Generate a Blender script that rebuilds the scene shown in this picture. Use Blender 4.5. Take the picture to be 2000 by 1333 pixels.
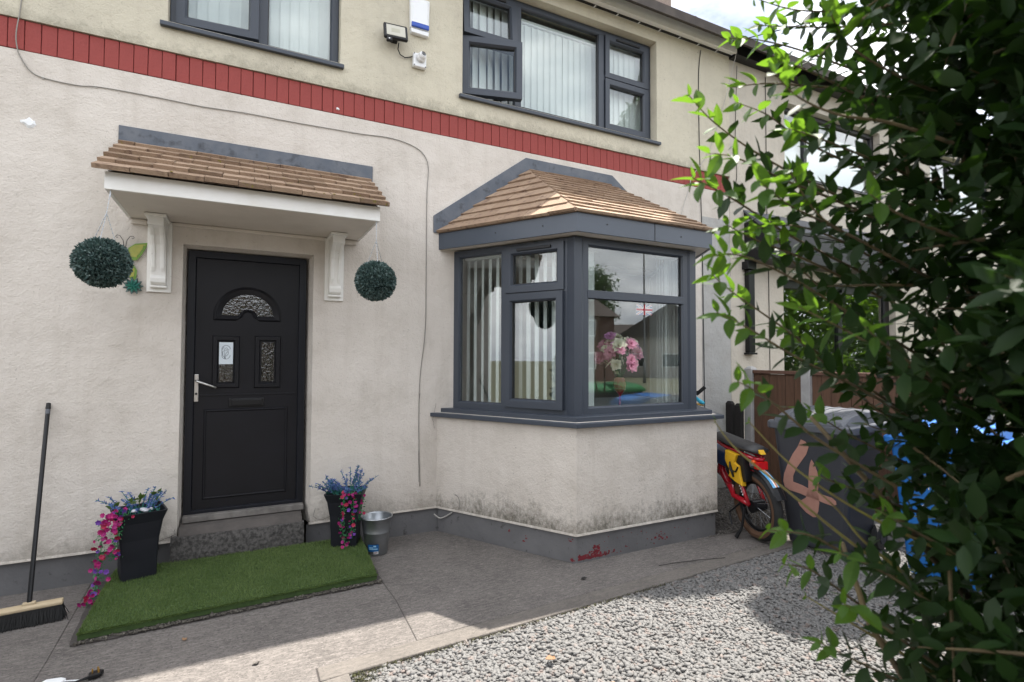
import bpy, math, random
import numpy as np
from mathutils import Vector, Matrix
from math import radians as rad, sin, cos, pi, sqrt, atan2
random.seed(7); rng = np.random.default_rng(7)
for o in list(bpy.data.objects): bpy.data.objects.remove(o)
SC = bpy.context.scene; COL = SC.collection

# ---------------------------------------------------------------- camera
cd = bpy.data.cameras.new('camera'); camo = bpy.data.objects.new('camera', cd); COL.objects.link(camo)
cd.sensor_fit = 'HORIZONTAL'; cd.sensor_width = 36.0; cd.lens = 1037.886/2000*36
cd.clip_start = 0.05; cd.clip_end = 600
_y, _p, _r = rad(27.0165), rad(1.7771), rad(0.1955)
_f = Vector((sin(_y)*cos(_p), cos(_y)*cos(_p), sin(_p))); _rt = Vector((cos(_y), -sin(_y), 0)); _u = _rt.cross(_f)
_R = cos(_r)*_rt + sin(_r)*_u; _U = -sin(_r)*_rt + cos(_r)*_u
camo.matrix_world = Matrix(((_R.x, _U.x, -_f.x, 0), (_R.y, _U.y, -_f.y, -4.66), (_R.z, _U.z, -_f.z, 1.578), (0, 0, 0, 1)))
cd.dof.use_dof = True; cd.dof.focus_distance = 4.6; cd.dof.aperture_fstop = 4.0
SC.camera = camo
# ---------------------------------------------------------------- world, sun, exposure
SUN_DIR = Vector((.37, .21, 1.0)).normalized()          # towards the sun: high, behind the terrace and to the right
SUN_EL = math.asin(SUN_DIR.z); SUN_AZ = atan2(SUN_DIR.x, SUN_DIR.y)
wd = bpy.data.worlds.new('World'); SC.world = wd; wd.use_nodes = True
nt = wd.node_tree; nt.nodes.clear(); N = nt.nodes.new; L = nt.links.new
wo = N('ShaderNodeOutputWorld'); bg = N('ShaderNodeBackground'); sky = N('ShaderNodeTexSky')
sky.sky_type = 'NISHITA'; sky.sun_disc = False; sky.sun_elevation = SUN_EL; sky.sun_rotation = SUN_AZ
sky.altitude = 20; sky.air_density = 1.0; sky.dust_density = 2.0
tc = N('ShaderNodeTexCoord'); mp = N('ShaderNodeMapping'); mp.inputs['Scale'].default_value = (1, 1, 2.2)
n1 = N('ShaderNodeTexNoise'); n1.inputs['Scale'].default_value = 2.3; n1.inputs['Detail'].default_value = 9; n1.inputs['Roughness'].default_value = 0.55
cr = N('ShaderNodeValToRGB'); cr.color_ramp.elements[0].position = 0.30; cr.color_ramp.elements[1].position = 0.54
n2 = N('ShaderNodeTexNoise'); n2.inputs['Scale'].default_value = 5.5; n2.inputs['Detail'].default_value = 8
cr2 = N('ShaderNodeValToRGB'); cr2.color_ramp.elements[0].color = (10.5, 11.2, 12.4, 1); cr2.color_ramp.elements[1].color = (20.0, 20.2, 20.6, 1)
cr2.color_ramp.elements[0].position = 0.38; cr2.color_ramp.elements[1].position = 0.62
mx = N('ShaderNodeMixRGB')
L(tc.outputs['Generated'], mp.inputs['Vector']); L(mp.outputs['Vector'], n1.inputs['Vector']); L(mp.outputs['Vector'], n2.inputs['Vector'])
L(n1.outputs['Fac'], cr.inputs['Fac']); L(n2.outputs['Fac'], cr2.inputs['Fac'])
L(cr.outputs['Color'], mx.inputs['Fac']); L(sky.outputs['Color'], mx.inputs['Color1']); L(cr2.outputs['Color'], mx.inputs['Color2'])
L(mx.outputs['Color'], bg.inputs['Color']); bg.inputs['Strength'].default_value = 0.07; L(bg.outputs['Background'], wo.inputs['Surface'])
sd = bpy.data.lights.new('sun', 'SUN'); sd.energy = 5.0; sd.angle = rad(0.53); sd.color = (1.0, 0.95, 0.87)
so = bpy.data.objects.new('sun', sd); COL.objects.link(so); so.rotation_euler = SUN_DIR.to_track_quat('Z', 'Y').to_euler(); so.location = (0, 5, 15)
SC.view_settings.view_transform = 'Standard'; SC.view_settings.look = 'None'; SC.view_settings.gamma = 1; SC.view_settings.exposure = 1.3
SC.render.engine = 'CYCLES'
try: SC.cycles.transparent_max_bounces = 14; SC.cycles.max_bounces = 6; SC.cycles.diffuse_bounces = 3; SC.cycles.glossy_bounces = 3
except Exception: pass

# ---------------------------------------------------------------- materials
def mat(name, c1, c2=None, rough=0.7, scale=3.0, lo=0.35, hi=0.65, bump=0.0, bscale=60.0, metal=0.0, spec=0.5, c3=None, s3=40.0, lo3=0.6, hi3=0.7, stretch=None, coat=0.0, detail=6):
    m = bpy.data.materials.new(name); m.use_nodes = True; t = m.node_tree; p = t.nodes['Principled BSDF']
    p.inputs['Roughness'].default_value = rough; p.inputs['Metallic'].default_value = metal
    p.inputs['Specular IOR Level'].default_value = spec; p.inputs['Coat Weight'].default_value = coat
    p.inputs['Base Color'].default_value = (*c1, 1)
    co = t.nodes.new('ShaderNodeTexCoord'); vec = co.outputs['Object']
    if stretch:
        mpn = t.nodes.new('ShaderNodeMapping'); mpn.inputs['Scale'].default_value = stretch; t.links.new(vec, mpn.inputs['Vector']); vec = mpn.outputs['Vector']
    last = None
    def noise(s, d=detail):
        n = t.nodes.new('ShaderNodeTexNoise'); n.inputs['Scale'].default_value = s; n.inputs['Detail'].default_value = d; n.inputs['Roughness'].default_value = 0.6
        t.links.new(vec, n.inputs['Vector']); return n.outputs['Fac']
    def ramp(src, a, b):
        r = t.nodes.new('ShaderNodeMapRange'); r.inputs['From Min'].default_value = a; r.inputs['From Max'].default_value = b; t.links.new(src, r.inputs['Value']); return r.outputs['Result']
    def mixc(f, a, b):
        x = t.nodes.new('ShaderNodeMixRGB'); t.links.new(f, x.inputs['Fac'])
        if isinstance(a, tuple): x.inputs['Color1'].default_value = (*a, 1)
        else: t.links.new(a, x.inputs['Color1'])
        x.inputs['Color2'].default_value = (*b, 1); return x.outputs['Color']
    cur = c1
    if c2: cur = mixc(ramp(noise(scale), lo, hi), cur, c2)
    if c3: cur = mixc(ramp(noise(s3, 3), lo3, hi3), cur, c3)
    if not isinstance(cur, tuple): t.links.new(cur, p.inputs['Base Color'])
    if bump:
        b = t.nodes.new('ShaderNodeBump'); b.inputs['Strength'].default_value = bump; b.inputs['Distance'].default_value = 0.01
        t.links.new(noise(bscale, 4), b.inputs['Height']); t.links.new(b.outputs['Normal'], p.inputs['Normal'])
    return m

def render_mat(name, base, tint, dirt, zdirt, zrange, damp=0.8, streak=0.35, mould=False):
    """painted render: uneven paint, fine relief, speckled dirt and mould growing up from zdirt"""
    m = mat(name, base, tint, rough=0.9, scale=1.1, lo=0.35, hi=0.65, bump=0.5, bscale=75, spec=0.2)
    t = m.node_tree; p = t.nodes['Principled BSDF']; cur = p.inputs['Base Color'].links[0].from_socket
    co = t.nodes.new('ShaderNodeTexCoord'); sx = t.nodes.new('ShaderNodeSeparateXYZ'); t.links.new(co.outputs['Object'], sx.inputs['Vector'])
    def noise(s, d=6, st=None, ro=0.65):
        n = t.nodes.new('ShaderNodeTexNoise'); n.inputs['Scale'].default_value = s; n.inputs['Detail'].default_value = d; n.inputs['Roughness'].default_value = ro
        src = co.outputs['Object']
        if st:
            mpn = t.nodes.new('ShaderNodeMapping'); mpn.inputs['Scale'].default_value = st; t.links.new(src, mpn.inputs['Vector']); src = mpn.outputs['Vector']
        t.links.new(src, n.inputs['Vector']); return n.outputs['Fac']
    def rng_(src, a, b, c=0.0, d=1.0):
        r = t.nodes.new('ShaderNodeMapRange'); r.inputs['From Min'].default_value = a; r.inputs['From Max'].default_value = b; r.inputs['To Min'].default_value = c; r.inputs['To Max'].default_value = d
        t.links.new(src, r.inputs['Value']); return r.outputs['Result']
    def mth(op, a, b):
        x = t.nodes.new('ShaderNodeMath'); x.operation = op
        for i, q in enumerate((a, b)):
            if isinstance(q, float): x.inputs[i].default_value = q
            else: t.links.new(q, x.inputs[i])
        return x.outputs[0]
    hz = rng_(sx.outputs['Z'], zdirt, zdirt+zrange, 0.36, -0.12)
    if mould: # fine speckle that clusters, thickest round the outer corner
        f = rng_(mth('ADD', mth('ADD', mth('MULTIPLY', noise(30, 8, (1, 1, .7), .8), .75), mth('MULTIPLY', noise(3.2, 4), .45)), hz), 0.74, 1.02)
    else: f = rng_(mth('ADD', noise(14, 8, (1, 1, .8), .8), hz), 0.66, 0.90)
    f = mth('MULTIPLY', f, damp)
    x = t.nodes.new('ShaderNodeMixRGB'); t.links.new(f, x.inputs['Fac']); t.links.new(cur, x.inputs['Color1']); x.inputs['Color2'].default_value = (*dirt, 1); cur = x.outputs['Color']
    # faint patchy grime with its own shapes and small dark specks
    g = mth('MULTIPLY', rng_(noise(2.2, 10, None, .7), 0.52, 0.78), streak)
    x = t.nodes.new('ShaderNodeMixRGB'); t.links.new(g, x.inputs['Fac']); t.links.new(cur, x.inputs['Color1']); x.inputs['Color2'].default_value = (.30, .27, .22, 1); cur = x.outputs['Color']
    g = mth('MULTIPLY', rng_(noise(1.3, 6, (6, 6, .4), .65), 0.50, 0.76), 0.20)   # rain runs
    x = t.nodes.new('ShaderNodeMixRGB'); t.links.new(g, x.inputs['Fac']); t.links.new(cur, x.inputs['Color1']); x.inputs['Color2'].default_value = (.34, .29, .235, 1); cur = x.outputs['Color']
    g = mth('MULTIPLY', mth('MULTIPLY', rng_(noise(46, 4, None, .8), 0.60, 0.70), rng_(noise(3.1, 4), 0.42, 0.62)), 0.75)
    x = t.nodes.new('ShaderNodeMixRGB'); t.links.new(g, x.inputs['Fac']); t.links.new(cur, x.inputs['Color1']); x.inputs['Color2'].default_value = (.13, .12, .10, 1); cur = x.outputs['Color']
    t.links.new(cur, p.inputs['Base Color'])
    # coarse trowel unevenness on top of the grain
    b2 = t.nodes.new('ShaderNodeBump'); b2.inputs['Strength'].default_value = 0.5; b2.inputs['Distance'].default_value = 0.04
    t.links.new(noise(5, 5), b2.inputs['Height']); ob = p.inputs['Normal'].links[0].from_node; t.links.new(b2.outputs['Normal'], ob.inputs['Normal'])
    return m

def glass_mat(name, tint=(.93, .96, .95), boost=1.5, wob=0.0, mixrough=0.0):
    m = bpy.data.materials.new(name); m.use_nodes = True; t = m.node_tree; t.nodes.clear()
    o = t.nodes.new('ShaderNodeOutputMaterial'); tr = t.nodes.new('ShaderNodeBsdfTransparent'); tr.inputs['Color'].default_value = (*tint, 1)
    g = t.nodes.new('ShaderNodeBsdfGlossy'); g.inputs['Roughness'].default_value = mixrough; fr = t.nodes.new('ShaderNodeFresnel'); fr.inputs['IOR'].default_value = 1.52
    ge = t.nodes.new('ShaderNodeNewGeometry'); mr_ = t.nodes.new('ShaderNodeMapRange'); mr_.inputs['To Min'].default_value = 1.52; mr_.inputs['To Max'].default_value = 1/1.52; t.links.new(ge.outputs['Backfacing'], mr_.inputs['Value']); t.links.new(mr_.outputs[0], fr.inputs['IOR'])
    mu = t.nodes.new('ShaderNodeMath'); mu.operation = 'MULTIPLY'; mu.inputs[1].default_value = boost; mu.use_clamp = True
    ms = t.nodes.new('ShaderNodeMixShader'); t.links.new(fr.outputs[0], mu.inputs[0]); t.links.new(mu.outputs[0], ms.inputs[0])
    t.links.new(tr.outputs[0], ms.inputs[1]); t.links.new(g.outputs[0], ms.inputs[2]); t.links.new(ms.outputs[0], o.inputs['Surface'])
    if wob:
        n = t.nodes.new('ShaderNodeTexNoise'); n.inputs['Scale'].default_value = 45; b = t.nodes.new('ShaderNodeBump'); b.inputs['Strength'].default_value = wob; b.inputs['Distance'].default_value = .01
        c = t.nodes.new('ShaderNodeTexCoord'); t.links.new(c.outputs['Object'], n.inputs['Vector']); t.links.new(n.outputs['Fac'], b.inputs['Height']); t.links.new(b.outputs['Normal'], g.inputs['Normal'])
    return m

def leaf_mat(name, c1, c2, trans=(.25, .5, .03), tw=0.45, rough=0.4, scale=7, spec=.5):
    m = bpy.data.materials.new(name); m.use_nodes = True; t = m.node_tree; p = t.nodes['Principled BSDF']; out = t.nodes['Material Output']
    co = t.nodes.new('ShaderNodeTexCoord'); n = t.nodes.new('ShaderNodeTexNoise'); n.inputs['Scale'].default_value = scale; t.links.new(co.outputs['Object'], n.inputs['Vector'])
    r = t.nodes.new('ShaderNodeMapRange'); r.inputs['From Min'].default_value = .35; r.inputs['From Max'].default_value = .65; t.links.new(n.outputs['Fac'], r.inputs['Value'])
    x = t.nodes.new('ShaderNodeMixRGB'); t.links.new(r.outputs[0], x.inputs['Fac']); x.inputs['Color1'].default_value = (*c1, 1); x.inputs['Color2'].default_value = (*c2, 1)
    t.links.new(x.outputs[0], p.inputs['Base Color']); p.inputs['Roughness'].default_value = rough; p.inputs['Specular IOR Level'].default_value = spec
    tl = t.nodes.new('ShaderNodeBsdfTranslucent'); tl.inputs['Color'].default_value = (*trans, 1)
    ms = t.nodes.new('ShaderNodeMixShader'); ms.inputs[0].default_value = tw
    t.links.new(p.outputs[0], ms.inputs[1]); t.links.new(tl.outputs[0], ms.inputs[2]); t.links.new(ms.outputs[0], out.inputs['Surface'])
    return m

M = {}
M['render'] = render_mat('pale_render', (.65, .60, .545), (.565, .515, .46), (.14, .125, .10), .215, .28, .45, .32)
M['render_bay'] = render_mat('mouldy_bay_render', (.65, .60, .545), (.575, .525, .47), (.075, .07, .05), .215, .42, .85, .28, mould=True)
M['render_up'] = render_mat('cream_render', (.585, .54, .43), (.525, .485, .39), (.16, .15, .11), 3.86, .20, .45)
M['render_nb'] = render_mat('neighbour_render', (.54, .49, .42), (.50, .46, .40), (.25, .22, .18), .1, .3)
M['render_grey'] = render_mat('bare_render', (.45, .44, .42), (.38, .375, .365), (.2, .19, .16), .1, .4, streak=.6)
M['brick'] = mat('red_painted_brick', (.285, .047, .039), (.24, .04, .034), rough=.75, scale=4, bump=.35, bscale=45, c3=(.18, .03, .025), s3=9, lo3=.58, hi3=.8)
M['joint'] = mat('brick_joint', (.14, .02, .018), rough=.9)
M['plinth'] = mat('grey_plinth_paint', (.155, .152, .155), (.12, .118, .121), rough=.7, scale=3, bump=.3, bscale=30, c3=(.05, .048, .045), s3=14, lo3=.62, hi3=.75)
M['chip'] = mat('old_red_paint', (.20, .016, .026), (.13, .014, .02), rough=.85, scale=40)
M['frame'] = mat('anthracite_frame', (.042, .051, .068), (.038, .046, .062), rough=.42, scale=2, bump=.04, bscale=200)
M['frame_dark'] = mat('frame_gasket', (.010, .010, .012), rough=.5)
M['fascia_grey'] = mat('anthracite_fascia', (.064, .078, .102), (.056, .069, .091), rough=.35, scale=2)
M['door'] = mat('black_door', (.009, .009, .011), (.011, .011, .014), spec=.22, rough=.38, scale=3, bump=.06, bscale=160)
M['doorframe'] = mat('dark_door_frame', (.009, .010, .014), rough=.4, spec=.25)
M['steel'] = mat('brushed_steel', (.55, .54, .52), rough=.32, metal=1.0)
M['galv'] = mat('galvanised_steel', (.42, .44, .46), (.33, .35, .37), rough=.38, metal=.9, scale=9)
M['white'] = mat('white_paint', (.82, .81, .78), (.74, .72, .67), rough=.5, scale=4, bump=.08, bscale=50, c3=(.35, .32, .27), s3=22, lo3=.70, hi3=.8)
M['soffit'] = mat('soffit_paint', (.64, .585, .52), (.57, .52, .46), rough=.6, scale=3, c3=(.3, .26, .21), s3=15, lo3=.68, hi3=.8)
M['cill'] = mat('worn_threshold', (.20, .185, .17), (.12, .11, .10), rough=.7, scale=14)
M['upvc'] = mat('white_plastic', (.76, .77, .78), rough=.35)
M['lead'] = mat('lead_flashing', (.075, .09, .115), (.12, .13, .15), rough=.6, scale=6, bump=.25, bscale=18, c3=(.04, .045, .055), s3=9, lo3=.55, hi3=.7)
M['tile'] = mat('concrete_roof_tile', (.31, .215, .145), (.255, .172, .115), rough=.9, scale=5, bump=.5, bscale=120, c3=(.14, .085, .06), s3=16, lo3=.56, hi3=.72)
M['tile2'] = mat('concrete_roof_tile_pale', (.36, .255, .175), (.295, .205, .14), rough=.9, scale=6, bump=.5, bscale=120, c3=(.16, .10, .07), s3=16, lo3=.56, hi3=.72)
M['tile3'] = mat('concrete_roof_tile_mossy', (.27, .18, .12), (.19, .13, .088), rough=.95, scale=9, bump=.6, bscale=90, c3=(.22, .18, .03), s3=28, lo3=.60, hi3=.68)
M['lichen'] = mat('yellow_lichen', (.30, .24, .03), (.12, .10, .04), rough=.95, scale=30)
M['slate'] = mat('roof_slate', (.09, .075, .065), (.06, .05, .045), rough=.85, scale=5)
M['chimbrick'] = mat('pebbledash', (.30, .24, .20), (.20, .15, .13), rough=.95, scale=40, bump=.8, bscale=60)
M['gutter'] = mat('brown_gutter', (.095, .052, .048), (.07, .042, .04), rough=.45, scale=4)
M['blackplastic'] = mat('black_plastic', (.010, .010, .011), rough=.35, spec=.3)
M['rubber'] = mat('black_rubber', (.016, .016, .016), rough=.75)
def concrete_mat(name, c1, c2, dark, light, speck=1.0):
    m = mat(name, c1, c2, rough=.93, scale=1.1, lo=.3, hi=.7, bump=.0, detail=10); t = m.node_tree; p = t.nodes['Principled BSDF']; cur = p.inputs['Base Color'].links[0].from_socket; co = t.nodes.new('ShaderNodeTexCoord')
    def layer(cur, scale, st, lo, hi, col, k, ro=.7):
        mpn = t.nodes.new('ShaderNodeMapping'); mpn.inputs['Scale'].default_value = st; t.links.new(co.outputs['Object'], mpn.inputs['Vector']); n = t.nodes.new('ShaderNodeTexNoise'); n.inputs['Scale'].default_value = scale; n.inputs['Detail'].default_value = 8; n.inputs['Roughness'].default_value = ro; t.links.new(mpn.outputs['Vector'], n.inputs['Vector'])
        r = t.nodes.new('ShaderNodeMapRange'); r.inputs['From Min'].default_value = lo; r.inputs['From Max'].default_value = hi; r.inputs['To Max'].default_value = k; t.links.new(n.outputs['Fac'], r.inputs['Value'])
        x = t.nodes.new('ShaderNodeMixRGB'); t.links.new(r.outputs[0], x.inputs['Fac']); t.links.new(cur, x.inputs['Color1']); x.inputs['Color2'].default_value = (*col, 1); return x.outputs[0], n.outputs['Fac']
    cur, _ = layer(cur, 1.6, (1, 1, 1), .45, .72, dark, .60); cur, _ = layer(cur, 5.5, (.6, 1.3, 1), .50, .75, dark, .55)
    cur, h1 = layer(cur, 34, (.5, 1.7, 1), .46, .68, light, .60*speck)
    cur, h2 = layer(cur, 80, (.8, 1.2, 1), .50, .66, dark, .85*speck)
    cur, _ = layer(cur, 95, (1, 1, 1), .57, .66, light, .75*speck)
    t.links.new(cur, p.inputs['Base Color'])
    b1 = t.nodes.new('ShaderNodeBump'); b1.inputs['Strength'].default_value = .55; b1.inputs['Distance'].default_value = .012; t.links.new(h1, b1.inputs['Height'])
    b2 = t.nodes.new('ShaderNodeBump'); b2.inputs['Strength'].default_value = .5; b2.inputs['Distance'].default_value = .006; t.links.new(h2, b2.inputs['Height']); t.links.new(b1.outputs[0], b2.inputs['Normal']); t.links.new(b2.outputs[0], p.inputs['Normal']); return m
M['concrete'] = concrete_mat('path_concrete', (.160, .143, .131), (.122, .110, .102), (.048, .043, .040), (.28, .25, .23))
M['concrete2'] = concrete_mat('edging_concrete', (.165, .146, .130), (.13, .117, .105), (.07, .063, .057), (.24, .21, .185), .7)
M['concrete_dark'] = mat('damp_concrete', (.07, .06, .056), (.05, .044, .041), rough=.9, scale=3, bump=.6, bscale=40)
M['aggregate'] = mat('exposed_aggregate', (.105, .098, .092), (.04, .037, .035), rough=.95, scale=42, lo=.4, hi=.6, bump=1.0, bscale=55)
M['steptop'] = mat('step_cement', (.105, .092, .083), (.07, .062, .057), rough=.9, scale=6, bump=.4, bscale=40)
M['gravel'] = mat('gravel_stone', (.18, .175, .17), (.138, .135, .131), rough=.85, scale=31, lo=.38, hi=.62, bump=.25, bscale=150, c3=(.19, .155, .14), s3=19, lo3=.56, hi3=.66)
M['gravelbed'] = mat('gravel_bed', (.17, .163, .157), (.12, .115, .11), rough=.95, scale=60, bump=.8, bscale=70)
M['loose'] = mat('dirty_stone', (.17, .155, .14), (.08, .072, .065), rough=.95, scale=60)
M['soil'] = mat('dark_soil', (.06, .052, .042), (.10, .09, .075), rough=.95, scale=20, bump=.9, bscale=40, c3=(.2, .18, .15), s3=60, lo3=.6, hi3=.65)
M['moss'] = mat('moss', (.075, .080, .025), (.05, .045, .025), rough=.95, scale=40)
M['turfbase'] = mat('turf_backing', (.055, .095, .026), (.04, .07, .02), rough=.95, scale=30)
M['turf'] = leaf_mat('turf_blades', (.115, .175, .050), (.16, .225, .072), (.12, .20, .04), .25, .6, 5)
M['asphalt'] = mat('asphalt', (.05, .05, .052), (.07, .07, .07), rough=.9, scale=20)
M['ground'] = mat('far_ground', (.10, .11, .06), (.14, .13, .09), rough=.95, scale=.5)
M['planter'] = mat('planter_plastic', (.014, .015, .020), (.011, .012, .016), spec=.25, rough=.45, scale=4)
M['soilpot'] = mat('pot_soil', (.03, .022, .016), rough=.95)
M['pebble'] = mat('painted_pebble', (.62, .63, .66), (.35, .36, .40), rough=.6, scale=30)
M['topiary'] = leaf_mat('topiary_leaf', (.028, .062, .058), (.14, .20, .185), (.08, .16, .13), .12, .35, 70)
M['topcore'] = mat('topiary_core', (.012, .028, .028), rough=.9)
M['magenta'] = leaf_mat('magenta_petal', (.42, .012, .14), (.30, .01, .16), (.5, .02, .2), .2, .6, 20)
M['purple'] = leaf_mat('purple_petal', (.16, .05, .36), (.12, .03, .26), (.2, .06, .4), .2, .6, 20)
M['redpetal'] = leaf_mat('red_petal', (.40, .01, .06), (.3, .01, .05), (.4, .02, .06), .2, .6, 20)
M['lavender'] = leaf_mat('lavender_sprig', (.10, .13, .36), (.05, .12, .30), (.1, .15, .4), .15, .6, 25)
M['teal'] = leaf_mat('teal_stem', (.02, .14, .12), (.03, .20, .14), (.03, .2, .14), .15, .6, 25)
M['greenplastic'] = leaf_mat('bright_green_leaf', (.04, .20, .06), (.02, .15, .07), (.06, .3, .06), .25, .5, 25)
M['yellowgreen'] = leaf_mat('nettle_leaf', (.07, .12, .03), (.05, .09, .02), (.15, .25, .04), .3, .5, 25)
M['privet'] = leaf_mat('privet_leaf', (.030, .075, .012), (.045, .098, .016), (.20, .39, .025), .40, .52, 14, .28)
M['privet_shade'] = leaf_mat('shaded_privet_leaf', (.010, .027, .007), (.017, .037, .009), (.07, .17, .012), .12, .5, 14, .2)  # privet leaf copy for the inner mass, shade put into its darker colour
M['twig'] = mat('privet_twig', (.16, .12, .055), (.11, .08, .05), rough=.75, scale=20)
M['twig_green'] = mat('young_twig', (.26, .24, .06), (.20, .16, .06), rough=.6, scale=20)
M['wood'] = mat('fence_wood', (.13, .066, .038), (.095, .048, .028), rough=.8, scale=6, bump=.3, bscale=30, stretch=(6, 6, .6), c3=(.09, .045, .025), s3=8, lo3=.62, hi3=.72)
M['wooddark'] = mat('fence_cap_wood', (.15, .075, .05), (.11, .055, .038), rough=.75, scale=8, stretch=(3, .6, 3))
M['postconc'] = mat('concrete_post', (.42, .41, .40), (.34, .33, .32), rough=.9, scale=9, bump=.4, bscale=60)
M['charred'] = mat('black_stake', (.018, .016, .015), rough=.85, bump=.4, bscale=40)
M['bingrey'] = mat('grey_bin_plastic', (.040, .043, .052), (.034, .036, .045), rough=.48, scale=5, bump=.05, bscale=200)
M['binlid'] = mat('grey_bin_lid', (.085, .09, .105), (.07, .075, .088), rough=.45, scale=5)
M['binblue'] = mat('blue_bin_plastic', (.012, .16, .52), (.010, .13, .45), rough=.45, scale=5)
M['bingreen'] = mat('green_bin_lid', (.03, .22, .07), (.025, .18, .06), rough=.5, scale=5)
M['paint4'] = mat('dusty_pink_paint', (.42, .22, .17), (.36, .18, .14), rough=.7, scale=12)
M['bikered'] = mat('red_bike_paint', (.42, .008, .02), rough=.25, coat=.6)
M['bikeblue'] = mat('blue_bike_box', (.01, .04, .13), rough=.35)
M['yellow'] = mat('yellow_bag', (.72, .42, .012), (.62, .34, .01), rough=.6, scale=12, bump=.2, bscale=20)
M['tanwall'] = mat('tan_tyre_wall', (.10, .052, .028), rough=.85)
M['seat'] = mat('black_leather_seat', (.022, .022, .024), rough=.45, bump=.15, bscale=120)
M['orange'] = mat('orange_reflector', (.75, .10, .01), rough=.2)
M['redlens'] = mat('red_lens', (.55, .01, .01), rough=.12)
M['cyan'] = mat('cyan_lever', (.02, .38, .55), rough=.35)
M['gold'] = mat('gold_trim', (.45, .28, .08), rough=.35, metal=1)
M['cable'] = mat('grey_cable', (.25, .235, .21), rough=.6)
M['cablew'] = mat('dusty_white_cable', (.42, .40, .37), rough=.6)
M['clip'] = mat('cable_clip', (.5, .48, .45), rough=.5)
M['blueplastic'] = mat('blue_lens', (.01, .06, .38), rough=.15, coat=.5)
M['lamplens'] = mat('floodlight_lens', (.48, .46, .39), rough=.3)
M['ledchip'] = mat('led_chip', (.40, .385, .30), rough=.4)
M['blacklens'] = mat('black_lens', (.004, .004, .004), rough=.08, coat=1)
M['fabric'] = mat('blind_fabric', (.80, .81, .80), (.76, .77, .77), rough=.85, scale=8, bump=.15, bscale=220)
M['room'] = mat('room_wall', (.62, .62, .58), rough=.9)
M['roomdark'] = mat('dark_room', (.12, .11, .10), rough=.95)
M['floor'] = mat('room_floor', (.20, .15, .11), rough=.7)
M['glass'] = glass_mat('window_glass', boost=2.0)
M['obscure'] = glass_mat('obscure_glass', tint=(.45, .47, .47), boost=2.6, wob=.45, mixrough=.10)
M['paper'] = mat('white_card', (.62, .68, .72), rough=.7)
M['ink'] = mat('dark_ink', (.01, .02, .035), rough=.7)
M['pink'] = leaf_mat('pink_petal', (.75, .38, .46), (.70, .30, .44), (.6, .3, .4), .25, .6, 18)
M['mauve'] = leaf_mat('mauve_petal', (.62, .28, .58), (.55, .22, .50), (.5, .2, .45), .25, .6, 18)
M['cream'] = leaf_mat('cream_petal', (.78, .76, .62), (.72, .68, .52), (.6, .6, .4), .25, .6, 18)
M['ruby'] = mat('ruby_vase', (.22, .01, .02), rough=.1, coat=1)
M['flagblue'] = mat('flag_blue', (.02, .03, .18), rough=.7); M['flagred'] = mat('flag_red', (.45, .015, .03), rough=.7); M['flagwhite'] = mat('flag_white', (.72, .72, .72), rough=.7)
M['bristle'] = mat('black_bristle', (.010, .010, .010), rough=.8); M['broomwood'] = mat('pale_broom_wood', (.50, .40, .26), (.42, .33, .21), rough=.7, scale=12, stretch=(1, 6, 6))
M['butterfly'] = mat('lime_wing', (.16, .30, .03), (.10, .22, .02), rough=.35, scale=14); M['butteryel'] = mat('yellow_wing', (.38, .36, .06), (.22, .26, .04), rough=.35, scale=10)
M['label'] = mat('blue_label', (.012, .09, .24), rough=.4); M['lightblue'] = mat('label_print', (.25, .45, .62), rough=.5); M['labelwhite'] = mat('label_white', (.6, .62, .62), rough=.5)
M['deadleaf'] = mat('dead_leaf', (.27, .16, .085), (.20, .11, .055), rough=.7, scale=30)
M['farbrick'] = mat('far_house_brick', (.17, .10, .08), (.13, .08, .065), rough=.9, scale=3); M['farroof'] = mat('far_roof', (.07, .055, .05), rough=.9); M['farrender'] = mat('far_render', (.45, .42, .38), rough=.9)
M['lamppost'] = mat('lamp_post_paint', (.16, .17, .18), rough=.5)
M['farfoliage'] = leaf_mat('tree_leaf', (.03, .06, .015), (.045, .085, .02), (.1, .2, .03), .3, .6, 2)
M['bark'] = mat('bark', (.09, .07, .05), rough=.9)
M['stripeblue'] = mat('decal_blue', (.08, .35, .65), rough=.3); M['stripeorange'] = mat('decal_orange', (.6, .16, .03), rough=.3)

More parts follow.
